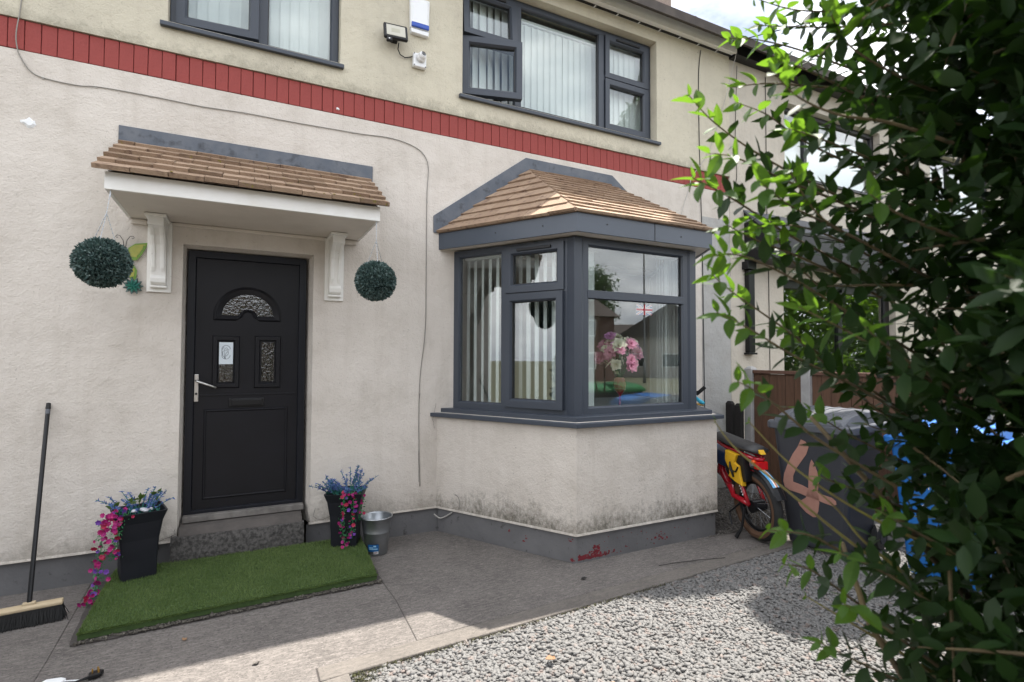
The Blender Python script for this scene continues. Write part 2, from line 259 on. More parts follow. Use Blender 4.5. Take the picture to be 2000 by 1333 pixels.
# ---------------------------------------------------------------- mesh helpers
LOCAL = set()   # things whose parts are built in the thing's own coordinates
class MB:
    def __init__(s): s.v = []; s.f = []
    def quad(s, *p):
        i = len(s.v); s.v += [tuple(q) for q in p]; s.f.append(tuple(range(i, i+len(p)))); return s
    def box(s, x0, x1, y0, y1, z0, z1, mtx=None):
        i = len(s.v); c = [(x, y, z) for z in (z0, z1) for y in (y0, y1) for x in (x0, x1)]
        if mtx is not None: c = [tuple(mtx @ Vector(q)) for q in c]
        s.v += c
        for q in ((0, 2, 3, 1), (4, 5, 7, 6), (0, 1, 5, 4), (2, 6, 7, 3), (0, 4, 6, 2), (1, 3, 7, 5)): s.f.append(tuple(i+k for k in q))
        return s
    def prism(s, pts, d):
        """closed polygon pts (3D, any order) swept by vector d"""
        n = len(pts); i = len(s.v); d = Vector(d); s.v += [tuple(p) for p in pts] + [tuple(Vector(p)+d) for p in pts]
        s.f.append(tuple(range(i+n-1, i-1, -1))); s.f.append(tuple(range(i+n, i+2*n)))
        for k in range(n): s.f.append((i+k, i+(k+1) % n, i+n+(k+1) % n, i+n+k))
        return s
    def loft(s, rings, cap=True, closed=True):
        n = len(rings[0]); i = len(s.v)
        for r in rings: s.v += [tuple(p) for p in r]
        for a in range(len(rings)-1):
            for k in range(n if closed else n-1): s.f.append((i+a*n+k, i+a*n+(k+1) % n, i+(a+1)*n+(k+1) % n, i+(a+1)*n+k))
        if cap: s.f.append(tuple(range(i+n-1, i-1, -1))); s.f.append(tuple(range(i+(len(rings)-1)*n, i+len(rings)*n)))
        return s
    def tube(s, path, r, n=8, cap=True):
        path = [Vector(p) for p in path]; rings = []; up = Vector((0, 0, 1))
        rr = r if isinstance(r, (list, tuple)) else [r]*len(path); prev = None
        for k, p in enumerate(path):
            t = (path[min(k+1, len(path)-1)] - path[max(k-1, 0)]).normalized()
            if prev is None: a = t.cross(up) if abs(t.z) < .9 else t.cross(Vector((1, 0, 0)))
            else: a = prev - t*prev.dot(t)
            a.normalize(); prev = a; b = t.cross(a)
            rings.append([p + a*(rr[k]*cos(2*pi*j/n)) + b*(rr[k]*sin(2*pi*j/n)) for j in range(n)])
        return s.loft(rings, cap)
    def lathe(s, prof, n=24, c=(0, 0, 0), cap=True):
        return s.loft([[(c[0]+r*cos(2*pi*j/n), c[1]+r*sin(2*pi*j/n), c[2]+z) for j in range(n)] for r, z in prof], cap)
    def ring(s, x0, x1, z0, z1, prof, mtx):
        """mitred rectangular frame: prof = [(inset, y)...] swept round the rectangle"""
        rings = []
        for off, y in prof: rings.append([tuple(mtx @ Vector(p)) for p in ((x0+off, y, z0+off), (x1-off, y, z0+off), (x1-off, y, z1-off), (x0+off, y, z1-off))])
        rings.append(rings[0]); return s.loft(rings, False)
    def build(s, name, m, parent=None, smooth=False, bevel=0.0, loc=None):
        me = bpy.data.meshes.new(name); me.from_pydata(s.v, [], s.f); me.update()
        return link(name, me, m, parent, smooth, bevel, loc)
def link(name, me, m, parent=None, smooth=False, bevel=0.0, loc=None):
    if m is not None and not me.materials: me.materials.append(M[m] if isinstance(m, str) else m)
    if smooth: me.polygons.foreach_set('use_smooth', [True]*len(me.polygons))
    o = bpy.data.objects.new(name, me); COL.objects.link(o)
    if loc is not None: o.location = loc
    if parent is not None:
        o.parent = parent
        if parent.type == 'EMPTY' and parent.name not in LOCAL: o.matrix_parent_inverse = Matrix.Translation(parent.location).inverted()
    if bevel:
        b = o.modifiers.new('edge', 'BEVEL'); b.width = bevel; b.segments = 2; b.limit_method = 'ANGLE'; b.angle_limit = rad(40)
    return o
def tag(o, label, cat, group=None, kind=None):
    if label: o['label'] = label
    if cat: o['category'] = cat
    if group: o['group'] = group
    if kind: o['kind'] = kind
    return o
def thing(name, label, cat, loc=(0, 0, 0), group=None, rz=0.0, local=False):
    o = bpy.data.objects.new(name, None); COL.objects.link(o); o.location = loc; o.rotation_euler = (0, 0, rz); o.empty_display_size = .1
    if local: LOCAL.add(o.name)
    return tag(o, label, cat, group)
def struct(o): o['kind'] = 'structure'; return o
def np_mesh(name, V, F):
    """fast mesh of equal-size faces"""
    me = bpy.data.meshes.new(name); V = np.asarray(V, np.float32); F = np.asarray(F, np.int32)
    me.vertices.add(len(V)); me.vertices.foreach_set('co', V.ravel()); k = F.shape[1]
    me.loops.add(F.size); me.loops.foreach_set('vertex_index', F.ravel()); me.polygons.add(len(F))
    me.polygons.foreach_set('loop_start', np.arange(0, F.size, k, dtype=np.int32)); me.update(calc_edges=True); me.validate(); return me
def scatter(base_v, base_f, pos, rot, scl):
    """copies of a small mesh, pos (n,3), rot (n,3,3), scl (n,3) or (n,1)"""
    bv = np.asarray(base_v, float); n = len(pos); P = bv[None]*scl[:, None, :]; P = np.einsum('nij,nkj->nki', rot, P) + pos[:, None, :]
    F = (np.asarray(base_f)[None] + (np.arange(n)*len(bv))[:, None, None]).reshape(-1, len(base_f[0])); return P.reshape(-1, 3), F
def rand_rot(n, r=rng):
    q = r.normal(size=(n, 4)); q /= np.linalg.norm(q, axis=1)[:, None]; w, x, y, z = q.T
    return np.stack([np.stack([1-2*(y*y+z*z), 2*(x*y-z*w), 2*(x*z+y*w)], 1), np.stack([2*(x*y+z*w), 1-2*(x*x+z*z), 2*(y*z-x*w)], 1), np.stack([2*(x*z-y*w), 2*(y*z+x*w), 1-2*(x*x+y*y)], 1)], 1)
def frame_rot(d, nrm):
    """rotation matrices whose local x = d, z ~ nrm"""
    d = d/np.linalg.norm(d, axis=1)[:, None]; y = np.cross(nrm, d); y /= (np.linalg.norm(y, axis=1)[:, None]+1e-9); z = np.cross(d, y); return np.stack([d, y, z], 2)
def clip_poly(poly, edge_poly):
    """Sutherland-Hodgman, both CCW 2D"""
    out = list(poly)
    for i in range(len(edge_poly)):
        a, b = edge_poly[i], edge_poly[(i+1) % len(edge_poly)]; inp, out = out, []
        if not inp: return []
        side = lambda p: (b[0]-a[0])*(p[1]-a[1]) - (b[1]-a[1])*(p[0]-a[0])
        for k in range(len(inp)):
            p, q = inp[k], inp[(k+1) % len(inp)]; sp, sq = side(p), side(q)
            if sp >= 0: out.append(p)
            if (sp >= 0) != (sq >= 0):
                t = sp/(sp-sq); out.append((p[0]+t*(q[0]-p[0]), p[1]+t*(q[1]-p[1])))
    return out
def tiles(parent, origin, ud, vd, poly, course, tw, th, mats, jit=.004, off=.5, seed=1, vstart=0.0, gap=.002):
    """individual roof tiles on the plane origin + u*ud + v*vd, clipped to poly (CCW u,v)"""
    r = random.Random(seed); O = Vector(origin); ud = Vector(ud).normalized(); vd = Vector(vd).normalized(); nd = ud.cross(vd).normalized()
    us = [p[0] for p in poly]; vs = [p[1] for p in poly]; k = 0; v = vstart; cnt = 0
    while v < max(vs)-.01:
        u = min(us) - tw*(off if k % 2 else 0.0) - tw
        while u < max(us):
            g = gap; cell = [(u+g, v-.004+r.uniform(-jit, jit)), (u+tw-g, v-.004+r.uniform(-jit, jit)), (u+tw-g, v+course+.012), (u+g, v+course+.012)]
            c = clip_poly(cell, poly)
            if len(c) >= 3:
                ar = abs(sum(c[i][0]*c[(i+1) % len(c)][1]-c[(i+1) % len(c)][0]*c[i][1] for i in range(len(c))))/2
                if ar > .0008:
                    sl = r.uniform(.85, 1.15); lift = r.uniform(0, .003)
                    h = lambda q: lift + th*sl*(1 - .80*max(0, min(1, (q[1]-v)/(course+.012))))
                    bot = [O + ud*a + vd*b + nd*(max(h((a, b))-th*.95, 0)) for a, b in c]; top = [O + ud*a + vd*b + nd*(h((a, b))+.002) for a, b in c]
                    mb = MB(); mb.loft([bot, top]); mb.build('tile', r.choice(mats), parent); cnt += 1
            u += tw
        v += course; k += 1
    return cnt

# ================================================================ SETTING: ground, path, gravel bed, road
def sheet(name, pts, z, m): return struct(MB().quad(*[(x, y, z) for x, y in pts]).build(name, m))
sheet('ground', [(-250, -250), (250, -250), (250, 250), (-250, 250)], -.16, 'ground')
sheet('road', [(-250, -13.5), (250, -13.5), (250, -7.4), (-250, -7.4)], -.13, 'asphalt')
struct(MB().box(-250, 250, -7.4, -5.3, -.15, -.02).build('pavement', 'concrete2'))
struct(MB().box(-250, 250, -15.6, -13.5, -.15, -.02).build('pavement', 'concrete2'))
# gravel bed (the stones themselves follow later)
struct(MB().prism([(.50, -5.3, -.15), (8.0, -5.3, -.15), (8.0, -1.40, -.15), (3.9, -1.72, -.15), (.50, -1.90, -.15)], (0, 0, .134)).build('gravel_bed', 'gravelbed'))
struct(MB().prism([(3.70, -1.60, -.15), (8.0, -1.40, -.15), (8.0, .3, -.15), (3.70, .3, -.15)], (0, 0, .145)).build('soil', 'soil'))
path = bpy.data.objects.new('path', None); COL.objects.link(path); struct(path)
def slab(name, pts, z0, z1, m, bev=.004): return MB().prism([(x, y, z0) for x, y in pts], (0, 0, z1-z0)).build(name, m, path, bevel=bev)
struct(MB().prism([(-6, -6, -.15), (.49, -6, -.15), (.50, -1.88, -.15), (4.4, -1.69, -.15), (4.3, .0, -.15), (-6, .0, -.15)], (0, 0, .1455)).build('path_base', 'concrete_dark'))
slab('slab', [(-6, -6), (-.869, -6), (-.869, -1.07), (-.902, .04), (-6, .04)], -.15, 0, 'concrete')
slab('slab', [(-.866, -6), (.365, -6), (.365, -1.765), (.90, -1.735), (.925, -1.20), (.895, -.40), (.87, .04), (-.90, .04), (-.868, -1.07)], -.15, -.003, 'concrete')
slab('slab', [(.903, -1.735), (.928, -1.20), (.898, -.40), (.873, .04), (1.60, .04), (2.30, -1.20), (3.74, -1.20), (4.30, -1.30), (4.40, -1.545)], -.15, 0, 'concrete')
slab('slab', [(.37, -1.895), (4.42, -1.70), (4.40, -1.550), (.37, -1.770)], -.15, .004, 'concrete2', .008)     # long edging strip beside the gravel
slab('slab', [(.37, -6), (.498, -6), (.508, -1.885), (.37, -1.900)], -.15, .004, 'concrete2', .008)
_r = random.Random(6); _o = [(-.80+.17*k/1.0*.1, -.965+.0435*k/1.0*.1) for k in range(0)]
_o = [(-.80+1.70*k/34, -.962+.075*k/34+_r.uniform(-.012, .010)) for k in range(35)] + [(.915+_r.uniform(-.008, .008), -.86+.84*k/10) for k in range(11)] + [(-.86+_r.uniform(-.004, .004)+.05*k/10, -.02-.90*k/10) for k in range(11)]
slab('crumbled_screed', _o, -.01, .008, 'concrete_dark', .002)

# ================================================================ THE HOUSE
house = thing('terraced_house', 'rendered terraced house with red brick band, dark bay window and black front door', 'house', (2.0, 0, 0))
def wall_grid(x0, x1, z0, z1, y, holes, depth):
    """front face with openings; each hole = (x0,x1,z0,z1, ix0,ix1,iz0,iz1) reveal narrowing to the inner rectangle"""
    mb = MB(); xs = sorted({x0, x1, *[h[0] for h in holes], *[h[1] for h in holes]}); zs = sorted({z0, z1, *[h[2] for h in holes], *[h[3] for h in holes]})
    for i in range(len(xs)-1):
        for j in range(len(zs)-1):
            cx, cz = (xs[i]+xs[i+1])/2, (zs[j]+zs[j+1])/2
            if any(h[0] < cx < h[1] and h[2] < cz < h[3] for h in holes): continue
            mb.quad((xs[i], y, zs[j]), (xs[i+1], y, zs[j]), (xs[i+1], y, zs[j+1]), (xs[i], y, zs[j+1]))
    for h in holes:
        a = [(h[0], y, h[2]), (h[1], y, h[2]), (h[1], y, h[3]), (h[0], y, h[3])]; b = [(h[4], depth, h[6]), (h[5], depth, h[6]), (h[5], depth, h[7]), (h[4], depth, h[7])]
        for k in range(4): mb.quad(a[k], b[k], b[(k+1) % 4], a[(k+1) % 4])
    for z in (z0, z1): mb.quad((x0, y, z), (x1, y, z), (x1, depth, z), (x0, depth, z))
    for x in (x0, x1): mb.quad((x, y, z0), (x, y, z1), (x, depth, z1), (x, depth, z0))
    return mb
BB, BT = 3.645, 3.858        # brick band
XE = 5.435                   # party line with the neighbour
wl = wall_grid(-5.0, XE, .215, BB, 0, [(-.40, .526, .215, 2.424, -.366, .474, .215, 2.392), (1.80, 4.32, 1.12, 2.56, 1.80, 4.32, 1.12, 2.56)], .25)
wl.build('wall', 'render', house)
wu = wall_grid(-5.0, XE, BT, 5.42, -.014, [(-.53, .715, 4.085, 5.25, -.53, .715, 4.085, 5.25), (1.83, 4.24, 4.085, 5.25, 1.83, 4.24, 4.085, 5.25)], .25)
wu.build('upper_wall', 'render_up', house)['label'] = 'cream painted render above the red brick band'
MB().box(4.95, XE-.004, -.006, .0, .0, 3.3).build('render_patch', 'render_grey', house)['label'] = 'bare grey render strip at the party wall'
bj = MB().box(-5.0, XE, .018, .25, BB, BT).build('band_backing', 'joint', house)
bmesh_cache = []
for k in range(6):
    r = random.Random(k); w = .0835; j = lambda: r.uniform(-.0012, .0012)
    mb = MB(); mb.loft([[(j(), y, j()+.001), (w+j(), y, j()+.001), (w+j(), y, BT-BB-.006+j()), (j(), y, BT-BB-.006+j())] for y in (.03, .0)]); me = bpy.data.meshes.new('brick'); me.from_pydata(mb.v, [], mb.f); me.update(); bmesh_cache.append(me)
x = -3.0; k = 0
while x < XE-.07:
    o = link('brick', bmesh_cache[k % 6], 'brick', house, bevel=.004); o.location = (x, random.uniform(-.004, .003), BB+.003); o.rotation_euler = (random.uniform(-.008, .008), 0, random.uniform(-.012, .012)); x += .0872; k += 1
# plinth
MB().box(-5.0, -.435, .012, .25, -.14, .213).build('plinth', 'plinth', house); MB().box(.50, 1.63, .012, .25, -.14, .213).build('plinth', 'plinth', house); MB().box(4.48, XE, .012, .25, -.14, .213).build('plinth', 'plinth', house)
# bell-mouth drip of the render over the plinth
def strip(pts, y_out, z0, z1):
    mb = MB(); n = len(pts)
    return mb
MB().prism([(-5.0, 0, .225), (-5.0, -.016, .212), (-5.0, .0, .206)], (4.62, 0, 0)).build('drip_edge', 'render', house)
MB().prism([(.515, 0, .225), (.515, -.016, .212), (.515, .0, .206)], (1.09, 0, 0)).build('drip_edge', 'render', house)
# rooms behind the windows
def room(x0, x1, y0, y1, z0, z1, m='room'):
    mb = MB(); mb.quad((x0, y1, z0), (x1, y1, z0), (x1, y1, z1), (x0, y1, z1)); mb.quad((x0, y0, z0), (x0, y1, z0), (x0, y1, z1), (x0, y0, z1)); mb.quad((x1, y0, z0), (x1, y1, z0), (x1, y1, z1), (x1, y0, z1))
    mb.quad((x0, y0, z1), (x1, y0, z1), (x1, y1, z1), (x0, y1, z1)); mb.quad((x0, y0, z0), (x1, y0, z0), (x1, y1, z0), (x0, y1, z0))
    return mb.build('room', m, house)
room(.9, 4.9, .26, 4.2, .25, 2.72); room(-.6, .8, .26, 4.2, .25, 2.7, 'roomdark'); room(-1.4, 1.2, .26, 4.2, 2.9, 5.35); room(1.3, 4.9, .26, 4.2, 2.9, 5.35)
# roof, chimneys, eaves
EZ, RY, RZ = 5.48, 3.7, 8.24
rf = MB().prism([(-7, -.30, EZ), (-7, RY, RZ), (-7, 7.7, EZ), (-7, 7.7, EZ-.12), (-7, RY, RZ-.14), (-7, -.30, EZ-.10)], (XE+7.0, 0, 0)).build('roof', 'slate', house)
MB().box(-5, XE, 7.2, 7.4, 0, 5.5).build('rear_wall', 'render', house)
MB().box(-5.2, -5.0, 0.0, 7.4, 0, 5.5).build('party_wall', 'render', house)
for (x0, x1, zt) in ((-1.45, -.18, 9.5),):
    c = MB().box(x0, x1, RY-.35, RY+.35, RZ-.8, zt-.35).box(x0-.05, x1+.05, RY-.40, RY+.40, zt-.35, zt-.22).build('chimney', 'chimbrick', house)
    for q in range(2): MB().lathe([(.11, 0), (.10, .22), (.12, .22), (.10, .225)], 12, (x0+(x1-x0)*(.3+.4*q), RY, zt-.22)).build('chimney_pot', 'farbrick', c)
MB().box(-6, XE, -.115, .0, 5.385, 5.405).build('eaves_soffit', 'white', house)
fb = MB().box(-6, XE-.004, -.14, -.116, 5.37, 5.53).build('fascia_board', 'white', house)
for k in range(34): MB().box(-4.9+k*.305, -4.885+k*.305, -.066, -.026, 5.371, 5.3755).build('vent_clip', 'upvc', fb)
MB().box(-6, XE-.01, -.060, -.030, 5.376, 5.3845).build('vent_gap', 'blackplastic', fb)
def gutter(x0, x1, m, parent):
    rings = []
    prof = [(-.055*cos(a), -.055*sin(a)) for a in np.linspace(0, pi, 11)]; prof2 = [(-.050*cos(a), -.050*sin(a)) for a in np.linspace(pi, 0, 11)]
    for x in (x0, x1): rings.append([(x, -.20+p, 5.525+q) for p, q in prof+prof2])
    g = MB().loft(rings).build('gutter', m, parent, smooth=False)
    xx = x0+.4
    while xx < x1:
        MB().loft([[(x_, -.20-.059*cos(a), 5.525-.059*sin(a)) for a in np.linspace(0, pi, 9)] for x_ in (xx, xx+.028)], False, False).build('gutter_bracket', m, g); xx += .92
    return g
gutter(-5, XE+.10, 'gutter', house)

# ---------------------------------------------------------------- windows
FR = [(0, 0), (.052, 0), (.064, .016), (.064, .055), (0, .055)]           # fixed frame profile (inset, depth)
SA = [(0, -.018), (.058, -.018), (.072, .002), (.072, .05), (0, .05)]     # opening sash profile
def pane(x0, x1, z0, z1, y, mtx, parent, m='glass'): return MB().box(x0, x1, y, y+.005, z0, z1, mtx).build('pane', m, parent)
def mtx_at(x, y, ang=0.0): return Matrix.Translation((x, y, 0)) @ Matrix.Rotation(ang, 4, 'Z')
def bars(mb, lst, mtx):
    for (x0, x1, z0, z1, y0, y1) in lst: mb.box(x0, x1, y0, y1, z0, z1, mtx)
def sash(x0, x1, z0, z1, mtx, parent, vent=False, hinge=None):
    """an opening light; hinge = (side, angle) swings it out"""
    m2 = mtx
    if hinge:
        side, a = hinge
        if side == 'left': m2 = mtx @ Matrix.Translation((x0, -.018, 0)) @ Matrix.Rotation(-a, 4, 'Z') @ Matrix.Translation((-x0, .018, 0))
        else: m2 = mtx @ Matrix.Translation((0, -.018, z1)) @ Matrix.Rotation(-a, 4, 'X') @ Matrix.Translation((0, .018, -z1))
    s = MB().ring(x0, x1, z0, z1, SA, m2).build('sash', 'frame', parent, bevel=.002)
    MB().ring(x0+.069, x1-.069, z0+.069, z1-.069, [(0, .004), (.007, .006), (.007, .03), (0, .03)], m2).build('gasket', 'frame_dark', parent)
    pane(x0+.066, x1-.066, z0+.066, z1-.066, .024, m2, parent)
    if vent:
        MB().box((x0+x1)/2-.16, (x0+x1)/2+.17, -.034, -.0185, z1-.045, z1-.022, m2).build('trickle_vent', 'frame_dark', parent, bevel=.003)
    return s
# upper right window
m0 = mtx_at(0, .09)
w = MB().ring(1.835, 4.235, 4.09, 5.245, FR, m0); bars(w, [(2.445, 2.515, 4.14, 5.19, .0, .055), (3.495, 3.565, 4.14, 5.19, .0, .055), (1.885, 2.446, 4.685, 4.745, .0, .055), (3.564, 4.185, 4.685, 4.745, .0, .055)], m0)
win = w.build('window', 'frame', house, bevel=.002); win['label'] = 'wide upper window with one casement swung open'
pane(2.505, 3.505, 4.14, 5.19, .03, m0, win); MB().ring(2.515, 3.495, 4.15, 5.19, [(0, .012), (.010, .016), (.010, .03), (0, .03)], m0).build('gasket', 'frame_dark', win)
sash(3.575, 4.195, 4.715, 5.205, m0, win, True); sash(3.575, 4.195, 4.135, 4.705, m0, win)
sash(1.865, 2.45, 4.72, 5.205, m0, win, True, ('top', rad(5))); sash(1.865, 2.46, 4.135, 4.71, m0, win, False, ('left', rad(15)))
MB().tube([(2.2, .08, 4.14), (2.30, .03, 4.14), (2.38, -.05, 4.14)], .008, 6).build('window_stay', 'frame_dark', win)
MB().prism([(1.795, -.055, 4.030), (1.795, -.055, 4.062), (1.795, .10, 4.098), (1.795, .10, 4.05), (1.795, -.04, 4.03)], (2.475, 0, 0)).build('sill', 'frame', win, bevel=.003)
# upper left window
w = MB().ring(-.525, .71, 4.09, 5.245, FR, m0); bars(w, [(.075, .15, 4.14, 5.19, 0, .055)], m0)
win2 = w.build('window', 'frame', house, bevel=.002); win2['label'] = 'upper window over the door canopy, left light ajar'
sash(-.49, .085, 4.135, 5.205, m0, win2, False, ('left', rad(5))); pane(.14, .66, 4.14, 5.19, .03, m0, win2)
MB().ring(.15, .656, 4.145, 5.19, [(0, .012), (.010, .016), (.010, .03), (0, .03)], m0).build('gasket', 'frame_dark', win2)
MB().prism([(-.575, -.055, 4.030), (-.575, -.055, 4.062), (-.575, .10, 4.098), (-.575, .10, 4.05), (-.575, -.04, 4.03)], (1.315, 0, 0)).build('sill', 'frame', win2, bevel=.003)

# ---------------------------------------------------------------- bay
R0, R1, R2, R3 = (1.608, 0), (2.312, -1.224), (3.820, -1.224), (4.520, 0)
def P3(p, z): return (p[0], p[1], z)
bw = MB(); ring_lo = [P3(p, .215) for p in (R0, R1, R2, R3)]; ring_hi = [P3(p, 1.075) for p in (R0, R1, R2, R3)]
bw.loft([ring_lo, ring_hi], False, False); bw.quad(*[P3(p, 1.075) for p in (R0, R1, R2, R3)]); bw.quad(*[P3(p, .215) for p in (R0, R1, R2, R3)])
bw.build('bay_wall', 'render_bay', house)['label'] = 'rendered bay wall with mould along its foot'
def inset(d): # offset the bay outline inwards by d
    a = atan2(R1[1]-R0[1], R1[0]-R0[0]); nx, ny = -sin(a), cos(a)
    s0 = (R0[0]+nx*d - (R0[1]+ny*d)*cos(a)/sin(a), 0); t = ((-1.224+d)-(R0[1]+ny*d))/sin(a); s1 = (R0[0]+nx*d+t*cos(a), -1.224+d)
    c = 3.064; return [s0, s1, (2*c-s1[0], s1[1]), (2*c-s0[0], 0)]
ip = inset(.014)
pl = MB(); pl.loft([[P3(p, -.14) for p in ip], [P3(p, .213) for p in ip]], False, False); pl.quad(*[P3(p, .213) for p in ip])
bpl = pl.build('bay_plinth', 'plinth', house); bpl['label'] = 'grey bay plinth with flaking red paint'
# flakes of old red paint showing through the grey: thin irregular chips
r = random.Random(5)
def chip(cx, cz, s, face):
    n = r.randint(7, 10); pts = []
    for k in range(n):
        a = 2*pi*k/n; q = s*r.uniform(.45, 1.15); pts.append((cx+q*cos(a)*1.3, cz+q*sin(a)))
    of = r.uniform(.0006, .0026)
    if face == 'front': P = [(u, ip[1][1]-of, z) for u, z in pts]; d = (0, .004, 0)
    else:
        ax = Vector((ip[1][0]-ip[0][0], ip[1][1]-ip[0][1], 0)).normalized(); nn = Vector((ax.y, -ax.x, 0)); P = [Vector((ip[1][0], ip[1][1], 0)) - ax*u + Vector((0, 0, z)) + nn*of for u, z in pts]; d = -nn*.004
    MB().prism(P, d).build('paint_flake', 'chip', bpl)
for k in range(150): chip(2.34+abs(r.gauss(0, .17)), .020+abs(r.gauss(0, .016)), r.uniform(.003, .012), 'front')
for k in range(30): chip(2.505+r.gauss(0, .018), .045+r.random()*.07, r.uniform(.004, .012), 'front')
for k in range(16): chip(3.17+r.gauss(0, .04), .05+r.random()*.05, r.uniform(.003, .010), 'front')
for k in range(26): chip(r.uniform(2.4, 3.5), r.uniform(.02, .17), r.uniform(.002, .006), 'front')
for (u, z) in ((.03, .03), (.05, .17), (.45, .11), (.47, .085), (.62, .14), (.035, .018)):
    for q in range(5): chip(u+r.gauss(0, .010), z+r.gauss(0, .007), r.uniform(.002, .008), 'left')
# drip edge of bay render
ro = inset(-.010)
dr = MB(); dr.loft([[P3(p, .226) for p in (R0, R1, R2, R3)], [P3(p, .210) for p in ro], [P3(p, .207) for p in ip]], False, False); dr.build('drip_edge', 'render', house)
# sill: two stepped mouldings
for (d0, z0, z1, nm) in ((-.058, 1.040, 1.074, 'sill'), (.030, 1.074, 1.112, 'sill')):
    o_ = inset(d0); o_[3] = (4.50, 0); sb = MB().prism([P3(p, z0) for p in o_] , (0, 0, z1-z0)).build(nm, 'frame', house, bevel=.004)
# frame
FA, FB_ = (1.765, 0.0), (2.412, -1.06); FC, FD = (3.716, -1.06), (4.363, 0.0); ANG = atan2(FB_[1]-FA[1], FB_[0]-FA[0]); LEN = math.hypot(FB_[0]-FA[0], FB_[1]-FA[1])
ml = mtx_at(FA[0], FA[1], ANG); mf = mtx_at(FB_[0], FB_[1]); mr = mtx_at(FC[0], FC[1], -ANG)
Z0, Z1 = 1.112, 2.565
w = MB().ring(0, LEN-.07, Z0, Z1, FR, ml); bars(w, [(.525, .585, Z0+.05, Z1-.05, 0, .055), (.584, LEN-.125, 2.105, 2.155, 0, .055)], ml)
w.ring(.075, 1.304-.075, Z0, Z1, FR, mf); bars(w, [(.12, 1.304-.12, 2.070, 2.135, -.004, .055)], mf)
w.ring(.07, LEN, Z0, Z1, FR, mr); bars(w, [(.60, .66, Z0+.05, Z1-.05, 0, .055)], mr)
# corner posts
for cx, sgn in ((FB_[0], 1), (FC[0], -1)):
    w.prism([(cx-sgn*.040, -1.06+.062, Z0), (cx-sgn*.018, -1.072, Z0), (cx+sgn*.055, -1.072, Z0), (cx+sgn*.078, -1.06, Z0), (cx+sgn*.078, -1.0, Z0), (cx+sgn*.02, -.95, Z0)], (0, 0, Z1-Z0))
bay = w.build('bay_window', 'frame', house, bevel=.002); bay['label'] = 'anthracite bay window frame with opening casement and top light'
pane(.03, .535, Z0+.04, Z1-.04, .03, ml, bay); sash(.572, LEN-.098, 2.140, Z1-.025, ml, bay, True); sash(.566, LEN-.098, 1.150, 2.128, ml, bay, False, ('left', rad(2.2)))
MB().ring(.045, .532, Z0+.055, Z1-.05, [(0, .012), (.010, .016), (.010, .03), (0, .03)], ml).build('gasket', 'frame_dark', bay)
pane(.10, 1.20, Z0+.04, 2.075, .03, mf, bay); pane(.10, 1.20, 2.13, Z1-.04, .03, mf, bay); pane(.11, .62, Z0+.04, Z1-.04, .03, mr, bay); pane(.64, LEN-.04, Z0+.04, Z1-.04, .03, mr, bay)
MB().ring(.135, 1.304-.135, Z0+.058, 2.072, [(0, .014), (.007, .018), (.007, .03), (0, .03)], mf).ring(.135, 1.304-.135, 2.133, Z1-.058, [(0, .014), (.007, .018), (.007, .03), (0, .03)], mf).build('gasket', 'frame_dark', bay)
MB().prism([P3(p, 1.105) for p in ((1.82, .3), (1.84, .0), (2.45, -1.0), (3.68, -1.0), (4.30, .0), (4.32, .3))], (0, 0, .02)).build('window_board', 'upvc', bay)
# fascia, soffit and hipped roof of the bay
E0, E1, E2, E3 = (1.612, 0), (2.331, -1.21), (3.797, -1.21), (4.516, 0)
fz0, fz1 = 2.572, 2.722
MB().prism([P3(p, fz0+.006) for p in ((1.640, -.002), (2.346, -1.188), (3.782, -1.188), (4.488, -.002))], (0, 0, .02)).build('bay_soffit', 'soffit', house)
fs = MB(); fs.loft([[P3(p, fz0) for p in (E0, E1, E2, E3)], [P3(p, fz1) for p in (E0, E1, E2, E3)]], False, False)
ei = [(1.635, 0), (2.343, -1.192), (3.785, -1.192), (4.493, 0)]; fs.loft([[P3(p, fz0) for p in ei], [P3(p, fz1) for p in ei]], False, False)
for a in range(3): fs.quad(P3((E0, E1, E2, E3)[a], fz0), P3((E0, E1, E2, E3)[a+1], fz0), P3(ei[a+1], fz0), P3(ei[a], fz0))
bf = fs.build('bay_fascia', 'fascia_grey', house)
MB().box(3.118, 3.124, -1.2125, -1.205, fz0, fz1).build('joint_strip', 'frame_dark', bf)
for (x_, z_) in ((2.62, 2.655), (3.42, 2.64)): MB().tube([(x_, -1.2095, z_), (x_, -1.214, z_)], .006, 8).build('screw_cap', 'frame_dark', bf)
for t in (.45, .78):
    p = Vector((E0[0]+(E1[0]-E0[0])*t, E0[1]+(E1[1]-E0[1])*t, 2.65)); nn = Vector((-.86, -.51, 0)); MB().tube([p, p+nn*.004], .006, 8).build('screw_cap', 'frame_dark', bf)
T1, T2 = Vector((2.56, -.005, 3.46)), Vector((3.568, -.005, 3.46))
G0, G1, G2, G3 = [Vector(P3(p, fz1+.002)) for p in ((1.59, 0), (2.312, -1.235), (3.816, -1.235), (4.538, 0))]
rb = MB(); rb.quad(G0, G1, T1); rb.quad(G1, G2, T2, T1); rb.quad(G2, G3, T2); rb.quad(G0, G3, G2, G1)
broof = rb.build('bay_roof', 'tile', house)
def plane_tiles(A, B, top, parent, **kw):
    """tiles on the plane with eave A->B and the top vertices"""
    A = Vector(A); B = Vector(B); ud = (B-A).normalized(); n = ud.cross(Vector(top[0])-A).normalized(); vd = n.cross(ud)
    if vd.z < 0: vd = -vd
    poly = [(0, 0), ((B-A).length, 0)] + [((Vector(t)-A).dot(ud), (Vector(t)-A).dot(vd)) for t in top]
    return tiles(parent, A, ud, vd, poly, **kw)
TM = ['tile', 'tile', 'tile2', 'tile']
plane_tiles(G0, G1, [T1], broof, course=.142, tw=.235, th=.022, mats=TM, seed=3, gap=.0006, jit=.007)
